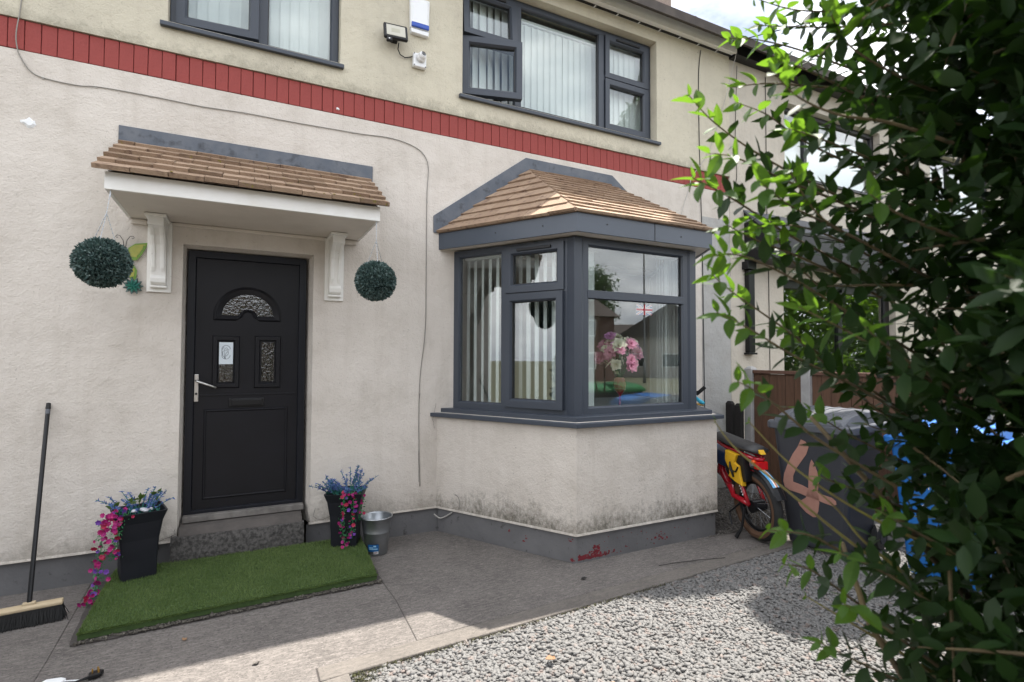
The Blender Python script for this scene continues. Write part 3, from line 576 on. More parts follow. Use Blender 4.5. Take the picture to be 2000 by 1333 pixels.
plane_tiles(G1, G2, [T2, T1], broof, course=.118, tw=.235, th=.021, mats=TM, seed=4, gap=.0006, jit=.007)
plane_tiles(G2, G3, [T2], broof, course=.142, tw=.235, th=.020, mats=TM, seed=5)
fl = [(1.558, 2.725), (1.556, 2.880), (2.522, 3.588), (3.60, 3.580), (4.56, 2.880), (4.558, 2.725)]
MB().prism([(x, -.001, z) for x, z in fl], (0, -.011, 0)).build('flashing', 'lead', house, bevel=.003)['label'] = 'blue grey lead flashing above the bay roof'

# ---------------------------------------------------------------- canopy over the door
cz0, cz1, cy = 2.575, 2.680, -.767; cx0, cx1 = -.742, .893
cb = MB().box(cx0, cx1, cy, cy+.022, cz0, cz1); cb.box(cx0+.002, cx1-.002, cy+.024, -.002, cz0+.006, cz0+.02)
for x_ in (cx0, cx1-.02): cb.prism([(x_, cy+.022, cz0), (x_, 0, cz0), (x_, 0, 3.09), (x_, cy+.022, 2.675)], (.02, 0, 0))
canopy = cb.build('canopy', 'white', house, bevel=.002); canopy['label'] = 'white boxed canopy with brown tiles over the front door'
MB().box(cx0+.022, cx1-.022, cy+.026, -.004, cz0+.001, cz0+.005).build('soffit_board', 'soffit', canopy)
MB().box(-.47, .61, -.028, -.001, 2.548, 2.574).build('moulding', 'soffit', canopy, bevel=.006)
for x0_, x1_ in ((-.725, -.625), (.77, .87)): MB().box(x0_, x1_, -.032, -.001, 2.535, 2.573).build('moulding', 'soffit', canopy, bevel=.006)
A_, B_ = Vector((-.792, -.832, 2.672)), Vector((.946, -.832, 2.672)); Tt = [Vector((.975, -.005, 3.115)), Vector((-.80, -.005, 3.115))]
MB().quad(A_, B_, *Tt).build('roof_deck', 'tile3', canopy)
plane_tiles(A_, B_, Tt, canopy, course=.170, tw=.192, th=.029, mats=['tile3', 'tile2', 'tile', 'tile2'], seed=8, jit=.012)
r = random.Random(12)
for k in range(16): # lichen tufts on the lip
    px = r.choice([-.35, .28, .52, .62, .45, .75])+r.uniform(-.05, .05); MB().lathe([(.001, 0), (.009, .003), (.006, .007), (.001, .008)], 7, (px, -.838+r.uniform(0, .02), 2.700+r.uniform(-.004, .006))).build('lichen_patch', 'lichen', canopy)
MB().box(-.812, 1.0, -.010, -.001, 3.10, 3.243).build('flashing', 'lead', house, bevel=.003)
def bracket(xc, hw):
    b = MB().box(xc-hw, xc+hw, -.022, -.001, 2.048, 2.572)
    prof = [(-.020, 2.10), (-.055, 2.095), (-.078, 2.115), (-.082, 2.145), (-.075, 2.165), (-.085, 2.22), (-.098, 2.30), (-.118, 2.38), (-.150, 2.44), (-.20, 2.48), (-.255, 2.495), (-.255, 2.572), (-.020, 2.572)]
    b.prism([(xc-hw*.62, y, z) for y, z in prof], (hw*1.24, 0, 0))
    pr2 = [(y-.010 if -.24 < y < -.07 else y, z) for y, z in prof[5:11]]
    for s_ in (-.52, .22): b.prism([(xc+hw*s_, y-.001, z) for y, z in [(-.070, 2.17)]+pr2+[(-.1, 2.49)]], (hw*.30, 0, 0))
    b.box(xc-hw*.7, xc+hw*.7, -.060, -.020, 2.078, 2.094); b.box(xc-hw*.85, xc+hw*.85, -.275, -.02, 2.552, 2.5725)
    o = b.build('bracket', 'white', canopy, bevel=.004); MB().lathe([(.001, 0), (.007, .002), (.001, .004)], 10, (xc, -.024, 2.062)).build('screw', 'steel', o) if False else None
    return o
bracket(-.545, .076); bracket(.687, .076)

# ---------------------------------------------------------------- front door
dm = mtx_at(0, .10)
d = MB().ring(-.372, .480, .345, 2.398, [(0, 0), (.050, 0), (.056, .012), (.056, .06), (0, .06)], dm)
door = d.build('front_door', 'doorframe', house, bevel=.002); door['label'] = 'black panelled front door with arched light'
MB().box(-.318, .426, .116, .16, .395, 2.345).build('door_leaf', 'door', door, bevel=.003)
DY = .116
def mould(x0, x1, z0, z1, wdt=.022, h=.012): return MB().ring(x0, x1, z0, z1, [(0, DY), (.006, DY-h), (wdt-.006, DY-h), (wdt, DY-.002), (wdt, DY+.004), (0, DY+.004)], Matrix.Identity(4)).build('moulding', 'door', door, bevel=.002)
mould(-.200, -.008, 1.330, 1.742, .040, .016); mould(.098, .292, 1.325, 1.745, .040, .016); mould(-.250, .352, .47, 1.165, .020, .008)
MB().box(-.30, .41, DY-.006, DY, 1.268, 1.282).build('moulding', 'door', door, bevel=.002)
gx = MB().box(-.150, -.056, DY-.006, DY-.002, 1.378, 1.692).build('pane', 'obscure', door); MB().box(.150, .242, DY-.006, DY-.002, 1.378, 1.692).build('pane', 'obscure', door)
cxa, cza = .046, 1.895
def arc(r_, a0, a1, n=20, sx=1.0): return [(cxa+sx*r_*cos(a0+(a1-a0)*k/n), cza+r_*sin(a0+(a1-a0)*k/n)) for k in range(n+1)]
po = arc(.180, .06, pi-.06, 24, 1.03); pi_ = arc(.062, pi-.15, .15, 12, 1.1)
MB().prism([(x, DY-.002, z) for x, z in po+pi_], (0, -.004, 0)).build('pane', 'obscure', door)
outer = [(cxa+.250, cza-.035)] + arc(.245, 0, pi, 28, 1.02) + [(cxa-.250, cza-.035), (cxa-.09, cza-.035)] + arc(.035, pi, 0, 8) + [(cxa+.09, cza-.035)]
outer2 = [(cxa+.226, cza-.020)] + arc(.222, 0, pi, 28, 1.02) + [(cxa-.226, cza-.020), (cxa-.072, cza-.020)] + arc(.052, pi, 0, 8) + [(cxa+.072, cza-.020)]
inner2 = [(cxa+.188, cza+.006)] + arc(.186, 0.05, pi-.05, 28, 1.02) + [(cxa-.188, cza+.006), (cxa-.066, cza+.006)] + arc(.064, pi-.1, .1, 8) + [(cxa+.066, cza+.006)]
MB().loft([[(x, DY+.002, z) for x, z in outer], [(x, DY-.014, z) for x, z in outer2], [(x, DY-.003, z) for x, z in inner2]], False).build('moulding', 'door', door)
MB().box(-.080, .175, DY-.012, DY+.002, 1.178, 1.246).build('letterbox', 'blackplastic', door, bevel=.006)
MB().box(-.058, .153, DY-.020, DY-.010, 1.190, 1.236).build('letterbox_flap', 'blackplastic', door, bevel=.004)
MB().box(-.317, -.287, DY-.014, DY+.001, 1.228, 1.440).build('handle_plate', 'steel', door, bevel=.004)
MB().tube([(-.302, DY-.010, 1.392), (-.302, DY-.045, 1.392), (-.296, DY-.055, 1.389), (-.23, DY-.058, 1.362), (-.165, DY-.056, 1.335)], [.009, .009, .010, .009, .008], 10).build('handle', 'steel', door, smooth=True)
MB().lathe([(.001, 0), (.009, .0), (.009, .01)], 10).build('lock_cylinder', 'blackplastic', door).matrix_local = Matrix.Translation((-.302, DY-.014, 1.29)) @ Matrix.Rotation(rad(90), 4, 'X')
MB().box(-.318, .426, DY-.012, DY+.02, .372, .394).build('threshold', 'galv', door, bevel=.003); MB().box(-.372, .48, .04, .13, .325, .371).build('threshold', 'cill', door, bevel=.004)
# card with a tulip emblem behind the left glass
card = MB().box(-.153, -.056, DY-.0085, DY-.0065, 1.518, 1.690).build('door_card', 'paper', None); tag(card, 'white card with a tulip emblem on the left door pane', 'sign')
def ink(path, w_=.0014): MB().tube([(x, DY-.009, z) for x, z in path], w_, 5).build('emblem_line', 'ink', card)
ex, ez = -.105, 1.612
ov = [(ex+.029*cos(a), ez+(.024 if sin(a) >= 0 else -.024)+.030*sin(a)) for a in np.linspace(0, 2*pi, 29)]; ink(ov)
ink([(ex-.006, ez-.052), (ex-.012, ez-.02), (ex-.013, ez+.012), (ex+.015, ez+.010), (ex+.016, ez-.015), (ex-.004, ez-.036)]); ink([(ex-.005, ez-.03), (ex+.0, ez-.008), (ex+.012, ez+.004)])
ink([(ex-.006, ez-.045), (ex-.022, ez-.028), (ex-.026, ez+.002), (ex-.018, ez+.010)]); ink([(ex-.010, ez+.014), (ex-.008, ez+.030), (ex+.004, ez+.036), (ex+.010, ez+.028), (ex+.002, ez+.018), (ex+.014, ez+.020), (ex+.024, ez+.018)])
ink([(ex-.024, ez+.020), (ex-.020, ez+.036), (ex-.010, ez+.042)]); ink([(ex-.005, ez-.040), (ex-.005, ez-.054)], .0025)
# door step
st = MB(); st.prism([(-.385, .14, .325), (-.385, -.02, .312), (-.385, -.085, .268), (-.385, -.085, .26), (-.385, .14, .26)], (.845, 0, 0)); step = st.build('door_step', 'steptop', house, bevel=.006)
sf = MB(); n = 40; V = []; r = random.Random(2)
rings = []
for z, yy in ((-.02, -.125), (.06, -.12), (.14, -.118), (.21, -.110), (.262, -.095), (.268, -.07)):
    rings.append([(-.43+.90*k/n, yy+r.uniform(-.006, .006), z+(r.uniform(-.004, .004) if z > 0 else 0)) for k in range(n+1)])
sf.loft(rings, False, False)
for xs_ in (0, -1): sf.quad(*([rg[xs_] for rg in rings] + [(rings[0][xs_][0], .1, .26), (rings[0][xs_][0], .1, -.02)]))
sf.build('step_riser', 'aggregate', step)

# hairline cracks and chipped render
def crack(pts, w=.0011):
    r_ = random.Random(len(pts)); out = []
    for k in range(len(pts)-1):
        for q in range(5): f = q/5; out.append((pts[k][0]+(pts[k+1][0]-pts[k][0])*f+r_.uniform(-.004, .004), pts[k][1]+(pts[k+1][1]-pts[k][1])*f, pts[k][2]+(pts[k+1][2]-pts[k][2])*f))
    out.append(pts[-1]); MB().tube(out, w, 5).build('crack', 'charred', house)
crack([(1.445, -.0005, .46), (1.440, -.0005, .75), (1.437, -.0005, 1.0), (1.445, -.0005, 1.25)], .0016); crack([(.565, -.0005, .335), (.548, -.0005, .28), (.575, -.0005, .245), (.63, -.0005, .235), (.70, -.0005, .26)]); crack([(-.53, -.0005, .22), (-.46, -.0005, .245), (-.415, -.0005, .26), (-.412, -.0005, .30)]); crack([(1.60, -.0005, 1.16), (1.57, -.0005, 1.02), (1.585, -.0005, .93)])

# ================================================================ NEIGHBOURING HOUSE
nb = thing('terraced_house', 'neighbouring cream terraced house with black gutter and black awning box', 'house', (9.0, 0, 0))
wall_grid(XE+.004, 15.0, 0, 5.40, -.004, [(6.50, 8.75, 4.06, 5.06, 6.50, 8.75, 4.06, 5.06), (6.44, 9.1, 1.0, 2.66, 6.44, 9.1, 1.0, 2.66), (10.2, 12.4, 4.06, 5.06, 10.2, 12.4, 4.06, 5.06)], .22).build('wall', 'render_nb', nb)
MB().prism([(XE+.004, -.30, EZ), (XE+.004, RY, RZ), (XE+.004, 7.7, EZ), (XE+.004, 7.7, EZ-.12), (XE+.004, RY, RZ-.14), (XE+.004, -.30, EZ-.1)], (10, 0, 0)).build('roof', 'slate', nb)
MB().box(XE, 15, 7.2, 7.4, 0, 5.5).build('rear_wall', 'render', nb)
c = MB().box(6.85, 7.66, 3.3, 4.1, RZ-.8, 10.6).box(6.80, 7.71, 3.25, 4.15, 10.6, 10.75).build('chimney', 'chimbrick', nb)
MB().box(XE+.006, 15, -.14, -.01, 5.36, 5.52).build('fascia_board', 'blackplastic', nb); gutter(XE+.10, 15, 'blackplastic', nb)
for (a, b, z0, z1, mul) in ((6.50, 8.75, 4.06, 5.06, (7.08,)), (10.2, 12.4, 4.06, 5.06, (11.0,))):
    w = MB().ring(a+.005, b-.005, z0+.005, z1-.005, FR, m0); bars(w, [(q-.03, q+.03, z0+.05, z1-.05, 0, .055) for q in mul], m0); wn = w.build('window', 'frame_dark', nb)
    for (p, q) in zip((a+.05,)+tuple(m_+.02 for m_ in mul), tuple(m_-.02 for m_ in mul)+(b-.05,)): pane(p, q, z0+.04, z1-.04, .03, m0, wn)
    MB().box(a, b, -.04, .09, z0-.03, z0+.004).build('sill', 'frame_dark', wn)
    MB().box(a+.06, b-.06, .19, .20, z0+.04, z1-.2).build('net_curtain', 'fabric', wn)
w = MB().ring(6.445, 9.095, 1.005, 2.655, [(0, 0), (.11, 0), (.12, .02), (.12, .055), (0, .055)], m0); bars(w, [(7.78, 7.88, 1.1, 2.6, 0, .055)], m0)
wn = w.build('window', 'blackplastic', nb); pane(6.55, 7.79, 1.1, 2.56, .03, m0, wn); pane(7.87, 9.0, 1.1, 2.56, .03, m0, wn)
def nroom(x0, x1, z0, z1, m):
    q = MB(); y0, y1 = .225, 3.0
    for f in (((x0, y1, z0), (x1, y1, z0), (x1, y1, z1), (x0, y1, z1)), ((x0, y0, z0), (x0, y1, z0), (x0, y1, z1), (x0, y0, z1)), ((x1, y0, z0), (x1, y1, z0), (x1, y1, z1), (x1, y0, z1)), ((x0, y0, z1), (x1, y0, z1), (x1, y1, z1), (x0, y1, z1)), ((x0, y0, z0), (x1, y0, z0), (x1, y1, z0), (x0, y1, z0))): q.quad(*f)
    q.build('room', m, nb)
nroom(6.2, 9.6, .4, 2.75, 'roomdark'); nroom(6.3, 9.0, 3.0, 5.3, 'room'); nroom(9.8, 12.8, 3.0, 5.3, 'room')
aw = MB().prism([(5.69, -.004, 2.80), (5.69, -.30, 2.80), (5.69, -.30, 3.16), (5.69, -.004, 3.44)], (3.5, 0, 0)).build('porch_canopy', 'blackplastic', nb, bevel=.006); aw['label'] = 'black canopy over the neighbour window with pale patterned roof edge'
MB().prism([(5.68, -.31, 3.165), (5.68, -.004, 3.448), (5.68, -.004, 3.475), (5.68, -.33, 3.19)], (3.52, 0, 0)).build('roof_sheet', 'binlid', aw)
for k in range(5): MB().box(7.2, 9.1, -.3065, -.30, 3.03+k*.024, 3.036+k*.024).build('key_pattern', 'binlid', aw)
MB().box(5.64, 5.80, -.10, -.005, 2.70, 2.80).build('bracket_head', 'blackplastic', aw, bevel=.006); MB().box(5.685, 5.80, -.075, -.005, 1.65, 2.70).build('bracket_post', 'blackplastic', aw, bevel=.012); MB().box(5.665, 5.82, -.085, -.004, 1.625, 1.65).build('bracket_foot', 'blackplastic', aw, bevel=.004)

# ---------------------------------------------------------------- cables on the walls
def cable(name, pts, rr, m, label, clips=(), clipm='clip', sag=True):
    P = [Vector(p) for p in pts]; out = []
    for k in range(len(P)-1):                                   # smooth Catmull-Rom
        p0, p1, p2, p3 = P[max(k-1, 0)], P[k], P[k+1], P[min(k+2, len(P)-1)]
        for q in range(6):
            t = q/6; out.append(.5*((2*p1)+(p2-p0)*t+(2*p0-5*p1+4*p2-p3)*t*t+(3*p1-p0-3*p2+p3)*t**3))
    out.append(P[-1]); o = tag(MB().tube(out, rr, 7).build(name, m, smooth=True), label, 'cable')
    for c_ in clips: MB().box(c_[0]-.008, c_[0]+.008, c_[1]-.008, 0, c_[2]-.008, c_[2]+.008).build('clip', clipm, o, bevel=.003)
    return o
cz = -.007
cable('wall_cable', [(-1.36, -.021, 5.3), (-1.345, -.021, 4.3), (-1.362, -.022, 3.95), (-1.383, -.018, 3.75), (-1.377, -.012, 3.65), (-1.362, cz, 3.60), (-1.307, cz, 3.512), (-1.225, cz, 3.480), (-1.05, cz, 3.474), (-.914, cz, 3.492), (-.608, cz, 3.495), (-.30, cz, 3.49), (.002, cz, 3.503), (.33, cz, 3.502), (.662, cz, 3.508), (.90, cz, 3.512), (1.142, cz, 3.526), (1.328, cz, 3.501), (1.449, cz, 3.443), (1.503, cz, 3.334), (1.497, cz, 3.15), (1.492, cz, 2.976), (1.493, cz, 2.222), (1.487, cz, 1.802), (1.443, cz, 1.384), (1.436, cz, .924), (1.452, cz, .42)], .0036, 'cable', 'thin grey cable clipped across the lower wall from canopy to bay', [(-1.24, 0, 3.482), (-.95, 0, 3.488), (-.62, 0, 3.495), (-.29, 0, 3.491), (-.0, 0, 3.503), (.24, 0, 3.502), (.55, 0, 3.505), (.83, 0, 3.511), (1.14, 0, 3.526), (1.45, 0, 3.443), (1.495, 0, 3.0), (1.493, 0, 2.4), (1.487, 0, 1.8)])
cable('wall_cable', [(4.93, -.03, 5.33), (4.90, -.02, 5.0), (4.905, -.02, 4.2), (4.93, -.012, 3.6), (4.95, -.012, 2.9), (4.96, -.012, 2.0), (4.975, -.012, .4)], .005, 'rubber', 'black cable dropping from the gutter down the bare render strip')
cable('wall_cable', [(5.44, -.13, 5.40), (5.30, -.03, 4.7), (5.05, -.025, 4.1), (4.78, -.02, 3.75), (4.74, -.02, 3.62), (4.62, -.012, 3.30), (4.58, -.01, 2.95)], .004, 'cablew', 'thin slanting cable crossing to the red band beside the bay roof')
cable('wall_cable', [(5.56, -.03, 5.3), (5.54, -.012, 4.4), (5.56, -.012, 3.9), (5.50, -.012, 3.72), (5.44, -.012, 3.66)], .004, 'rubber', 'black cable hooking into the end of the red band')
cable('wall_cable', [(6.12, -.012, 5.3), (6.12, -.012, 3.5), (6.12, -.012, 3.30)], .0045, 'rubber', 'black cable down the neighbour wall above the canopy')
cable('wall_cable', [(6.14, -.012, 2.75), (6.15, -.012, 1.0)], .0045, 'rubber', 'black cable down the neighbour wall under the canopy')
cable('overhead_cable', [(5.35, -.20, 5.47), (9, -4.5, 5.75), (16, -12, 6.6), (24, -22, 7.6)], .006, 'rubber', 'overhead service wire running from the gutter to the street')
cable('hose_end', [(1.715, -.190, .36), (1.735, -.215, .345), (1.745, -.235, .30), (1.740, -.232, .245)], .006, 'cable', 'short cut pipe end poking from the bay foot')
cable('loose_cable', [(1.575, -.03, .165), (1.62, -.06, .130), (1.66, -.10, .150), (1.70, -.16, .195)], .006, 'cablew', 'loop of white cable at the corner of wall and bay')
# splashes of filler on the wall
r = random.Random(3)
for (px, pz, s, lb) in ((-1.304, 3.16, .045, 'rough white filler patch left of the canopy flashing'), (.70, 3.69, .018, 'small white fixing plug in the red band')):
    n = 11; pts = [(px+s*r.uniform(.5, 1.2)*cos(2*pi*k/n), -.0005, pz+s*.8*r.uniform(.5, 1.2)*sin(2*pi*k/n)) for k in range(n)]
    mb = MB(); i0 = len(mb.v); mb.loft([pts, [((p[0]-px)*.6+px, -.012, (p[2]-pz)*.6+pz) for p in pts]]); tag(mb.build('filler_patch', 'upvc'), lb, 'filler')

# ---------------------------------------------------------------- alarm box, floodlight, camera
t = thing('alarm_box', 'white burglar alarm box with blue strobe strip on the upper wall', 'alarm', (1.40, -.014, 4.50))
prof = lambda y, s, z0, z1: [(1.312+s, y, z0+s), (1.486-s, y, z0+s*.5), (1.492-s*1.2, y, z1-s), (1.306+s*1.2, y, z1-s)]
MB().loft([prof(-.012, 0, 4.555, 4.845), prof(-.05, .0, 4.555, 4.845), prof(-.065, .022, 4.555, 4.845)]).build('cover', 'upvc', t, bevel=.006)
MB().loft([prof(-.012, .006, 4.505, 4.5545), prof(-.058, .006, 4.505, 4.5545)]).build('base', 'upvc', t, bevel=.005)
MB().box(1.318, 1.482, -.072, -.05, 4.560, 4.605).build('strobe', 'blueplastic', t, bevel=.008)
t = thing('floodlight', 'black LED floodlight tilted down on the upper wall', 'lamp', (1.175, -.014, 4.44))
fm = Matrix.Translation((1.165, -.10, 4.435)) @ Matrix.Rotation(rad(-14), 4, 'X') @ Matrix.Rotation(rad(-4), 4, 'Z')
MB().box(-.105, .105, -.018, .018, -.075, .075, fm).build('housing', 'blackplastic', t, bevel=.012)
MB().box(-.082, .082, -.0205, -.017, -.054, .054, fm).build('lens', 'lamplens', t, bevel=.002); MB().box(-.04, .035, -.0215, -.0195, -.02, .02, fm).build('led_chip', 'ledchip', t)
MB().box(-.028, .028, .012, .10, -.03, .03, fm).build('bracket', 'blackplastic', t, bevel=.004); MB().box(-.085, -.035, -.02, .012, -.112, -.074, fm).build('sensor', 'blackplastic', t, bevel=.008)
MB().lathe([(.001, .012), (.008, .010), (.013, .0), (.013, -.004)], 14).build('sensor_dome', 'upvc', t).matrix_basis = Matrix.Translation((1.103, -.128, 4.345)) @ Matrix.Rotation(rad(90), 4, 'X')
MB().tube([(1.20, -.08, 4.362), (1.20, -.05, 4.32), (1.225, -.035, 4.285), (1.27, -.03, 4.272), (1.32, -.03, 4.29), (1.345, -.03, 4.305)], .005, 7).build('flex', 'blackplastic', t)
t = thing('security_camera', 'small white dome camera on a box under the alarm', 'camera', (1.40, -.014, 4.27))
MB().box(1.338, 1.462, -.062, -.015, 4.205, 4.330).build('junction_box', 'upvc', t, bevel=.010)
tm = Matrix.Translation((1.405, -.058, 4.285)) @ Matrix.Rotation(rad(72), 4, 'X') @ Matrix.Rotation(rad(12), 4, 'Y')
MB().lathe([(.044, 0), (.044, .018), (.038, .030), (.034, .05), (.024, .062), (.001, .062)], 20).build('turret', 'upvc', t).matrix_basis = tm
MB().lathe([(.020, .060), (.020, .067), (.012, .070), (.001, .071)], 16).build('lens', 'blacklens', t).matrix_basis = tm
for (sx_, sz_) in ((1.348, 4.215), (1.452, 4.215), (1.348, 4.32), (1.452, 4.32)): MB().box(sx_-.004, sx_+.004, -.064, -.060, sz_-.004, sz_+.004).build('screw', 'blackplastic', t)

# ---------------------------------------------------------------- vertical blinds (each hangs as its own thing)
def slat_mesh(w, h, bow=.006):
    n = 5; mb = MB(); rings = []
    for z in (0, h): rings.append([((k/(n-1)-.5)*w, bow*(1-(2*k/(n-1)-1)**2), z) for k in range(n)] + [((k/(n-1)-.5)*w, bow*(1-(2*k/(n-1)-1)**2)+.0012, z) for k in range(n-1, -1, -1)])
    mb.loft(rings); me = bpy.data.meshes.new('slat'); me.from_pydata(mb.v, [], mb.f); me.update(); return me
def blind(label, mtx, x0, x1, z0, z1, pitch, ang, jit, seed, w=.089, skip=()):
    r = random.Random(seed); loc = mtx @ Vector(((x0+x1)/2, 0, z1))
    t = thing('vertical_blind', label, 'blind', loc); me = slat_mesh(w, z1-z0-.045)
    MB().box(x0, x1, -.02, .025, z1-.04, z1, mtx).build('head_rail', 'upvc', t, bevel=.004)
    n = int((x1-x0)/pitch)
    for k in range(n+1):
        if k in skip: continue
        o = link('slat', me, 'fabric', t); x = x0+.03+k*pitch
        o.matrix_basis = mtx @ Matrix.Translation((x, 0, z0)) @ Matrix.Rotation(ang+r.uniform(-jit, jit), 4, 'Z') @ Matrix.Rotation(r.uniform(-.006, .006), 4, 'Y')
    return t
mu = mtx_at(0, .21)
blind('white vertical blind in the upper window over the canopy, behind the fixed light', mu, .11, .70, 4.12, 5.24, .078, rad(9), rad(3), 1)
blind('white vertical blind behind the ajar casement over the canopy', mu, -.50, .09, 4.12, 5.24, .078, rad(9), rad(3), 2)
blind('white vertical blind filling the wide upper window above the bay', mu, 2.48, 3.55, 4.12, 5.15, .078, rad(9), rad(3), 3)
blind('white vertical blind behind the small right casements of the upper window', mu, 3.57, 4.22, 4.12, 5.22, .078, rad(9), rad(3), 4)
blind('white vertical blind seen through the open casement above the bay', mu, 1.86, 2.47, 4.12, 5.22, .083, rad(24), rad(9), 5)
mbl = mtx_at(FA[0], FA[1], ANG) @ Matrix.Translation((0, .16, 0))
blind('white vertical blind with open slats in the side light of the bay', mbl, .02, .58, 1.14, 2.54, .083, rad(-38), rad(4), 6)
blind('white vertical blind with open slats behind the bay casement', mbl, .60, 1.10, 1.14, 2.54, .083, rad(-38), rad(5), 7)
mbf = mtx_at(FB_[0], FB_[1]) @ Matrix.Translation((0, .16, 0))
blind('white blind slats drawn tight against the bay corner post', mbf, .06, .24, 1.14, 2.54, .028, rad(8), rad(4), 8)
blind('white blind slats bunched at the far end of the bay front', mbf, .98, 1.24, 1.14, 2.54, .034, rad(55), rad(12), 9)
mbr = mtx_at(FC[0], FC[1], -ANG) @ Matrix.Translation((0, .16, 0))
blind('white vertical blind across the far side of the bay', mbr, .12, 1.15, 1.14, 2.54, .083, rad(30), rad(5), 10)

# flowers on the window board
t = thing('flower_vase', 'pink and cream artificial flowers in a red vase inside the bay', 'flowers', (3.00, -.885, 1.125))
MB().lathe([(.050, 0), (.052, .008), (.012, .016), (.010, .10), (.018, .13), (.05, .17), (.062, .22), (.045, .27), (.05, .28), (.04, .28), (.03, .24)], 20, (3.00, -.885, 1.125)).build('vase', 'ruby', t, smooth=True)
def blossom(c, R, m, parent, seed, layers=3, name='flower', face=None):
    r = random.Random(seed); mb = MB(); c = Vector(c)
    for l in range(layers):
        n = 5+l*2; tilt = rad(20+55*l/max(layers-1, 1)) if layers > 1 else rad(60)
        for k in range(n):
            a = 2*pi*(k+.5*l)/n+r.uniform(-.15, .15); d = Vector((cos(a)*sin(tilt), sin(a)*sin(tilt), cos(tilt))); s = Vector((-sin(a), cos(a), 0)); L_ = R*(.55+.45*l/max(layers-1, 1))*r.uniform(.85, 1.1); w = L_*.42
            p0 = c; p1 = c+d*L_*.5+s*w; p2 = c+d*L_+Vector((0, 0, -.12*L_)); p3 = c+d*L_*.5-s*w; q = c+d*L_*.55+Vector((0, 0, -.08*L_)); mb.quad(p0, p1, q); mb.quad(p1, p2, q); mb.quad(p2, p3, q); mb.quad(p3, p0, q)
    if face is not None:
        R3 = Vector(face).normalized().to_track_quat('Z', 'Y').to_matrix(); mb.v = [tuple(c + R3 @ (Vector(q_)-c)) for q_ in mb.v]
    o = mb.build(name, m, parent); return o
r = random.Random(21); bc = Vector((3.00, -.885, 1.59)); bl = []
for k in range(52):
    a = r.uniform(0, 2*pi); e = r.uniform(-.5, 1.2); R_ = r.uniform(.08, .19); p = bc + Vector((R_*cos(a)*cos(e)*1.2, R_*sin(a)*cos(e), R_*sin(e)*1.05)); bl.append(p)
    blossom(p, r.uniform(.045, .075), r.choice(['pink', 'pink', 'mauve', 'cream', 'cream', 'pink']), t, k, 3, face=(p-bc).normalized()*.8+Vector((-.35, -.8, .25)))
for k in range(10):
    a = r.uniform(0, 2*pi); p = bc+Vector((.2*cos(a), .13*sin(a), r.uniform(-.12, .16))); MB().tube([bc, (bc+p)/2+Vector((0, 0, .03)), p], [.004, .007, .002], 5).build('lily_petal', 'cream', t)
mb = MB()
for p in bl: mb.tube([(3.00, -.885, 1.36), (Vector((3.00, -.885, 1.46))+p)/2, p], .0025, 5)
mb.build('stems', 'greenplastic', t)
# union flag sticker behind the glass
t = thing('flag_sticker', 'small union flag sticker inside the bay front pane', 'flag', (3.16, -1.022, 2.00))
fx0, fx1, fz_0, fz_1, fy = 3.075, 3.255, 1.955, 2.05, -1.0205; fcx, fcz = (fx0+fx1)/2, (fz_0+fz_1)/2
MB().box(fx0, fx1, fy, fy+.001, fz_0, fz_1).build('field', 'flagblue', t)
def dg(x0, z0, x1, z1, w, y, m, nm):
    dx, dz = x1-x0, z1-z0; l = math.hypot(dx, dz); nx_, nz_ = -dz/l*w, dx/l*w
    pts = clip_poly([(x0-nx_, z0-nz_), (x1-nx_, z1-nz_), (x1+nx_, z1+nz_), (x0+nx_, z0+nz_)], [(fx0, fz_0), (fx1, fz_0), (fx1, fz_1), (fx0, fz_1)]); MB().prism([(a, y, b) for a, b in pts], (0, -.0005, 0)).build(nm, m, t)
dg(fx0, fz_0, fx1, fz_1, .0095, fy-.0005, 'flagwhite', 'saltire'); dg(fx0, fz_1, fx1, fz_0, .0095, fy-.0011, 'flagwhite', 'saltire'); dg(fx0, fz_0, fx1, fz_1, .0035, fy-.0017, 'flagred', 'saltire'); dg(fx0, fz_1, fx1, fz_0, .0035, fy-.0023, 'flagred', 'saltire')
dg(fx0, fcz, fx1, fcz, .016, fy-.0029, 'flagwhite', 'cross'); dg(fcx, fz_0, fcx, fz_1, .016, fy-.0035, 'flagwhite', 'cross'); dg(fx0, fcz, fx1, fcz, .0095, fy-.0041, 'flagred', 'cross'); dg(fcx, fz_0, fcx, fz_1, .0095, fy-.0047, 'flagred', 'cross')

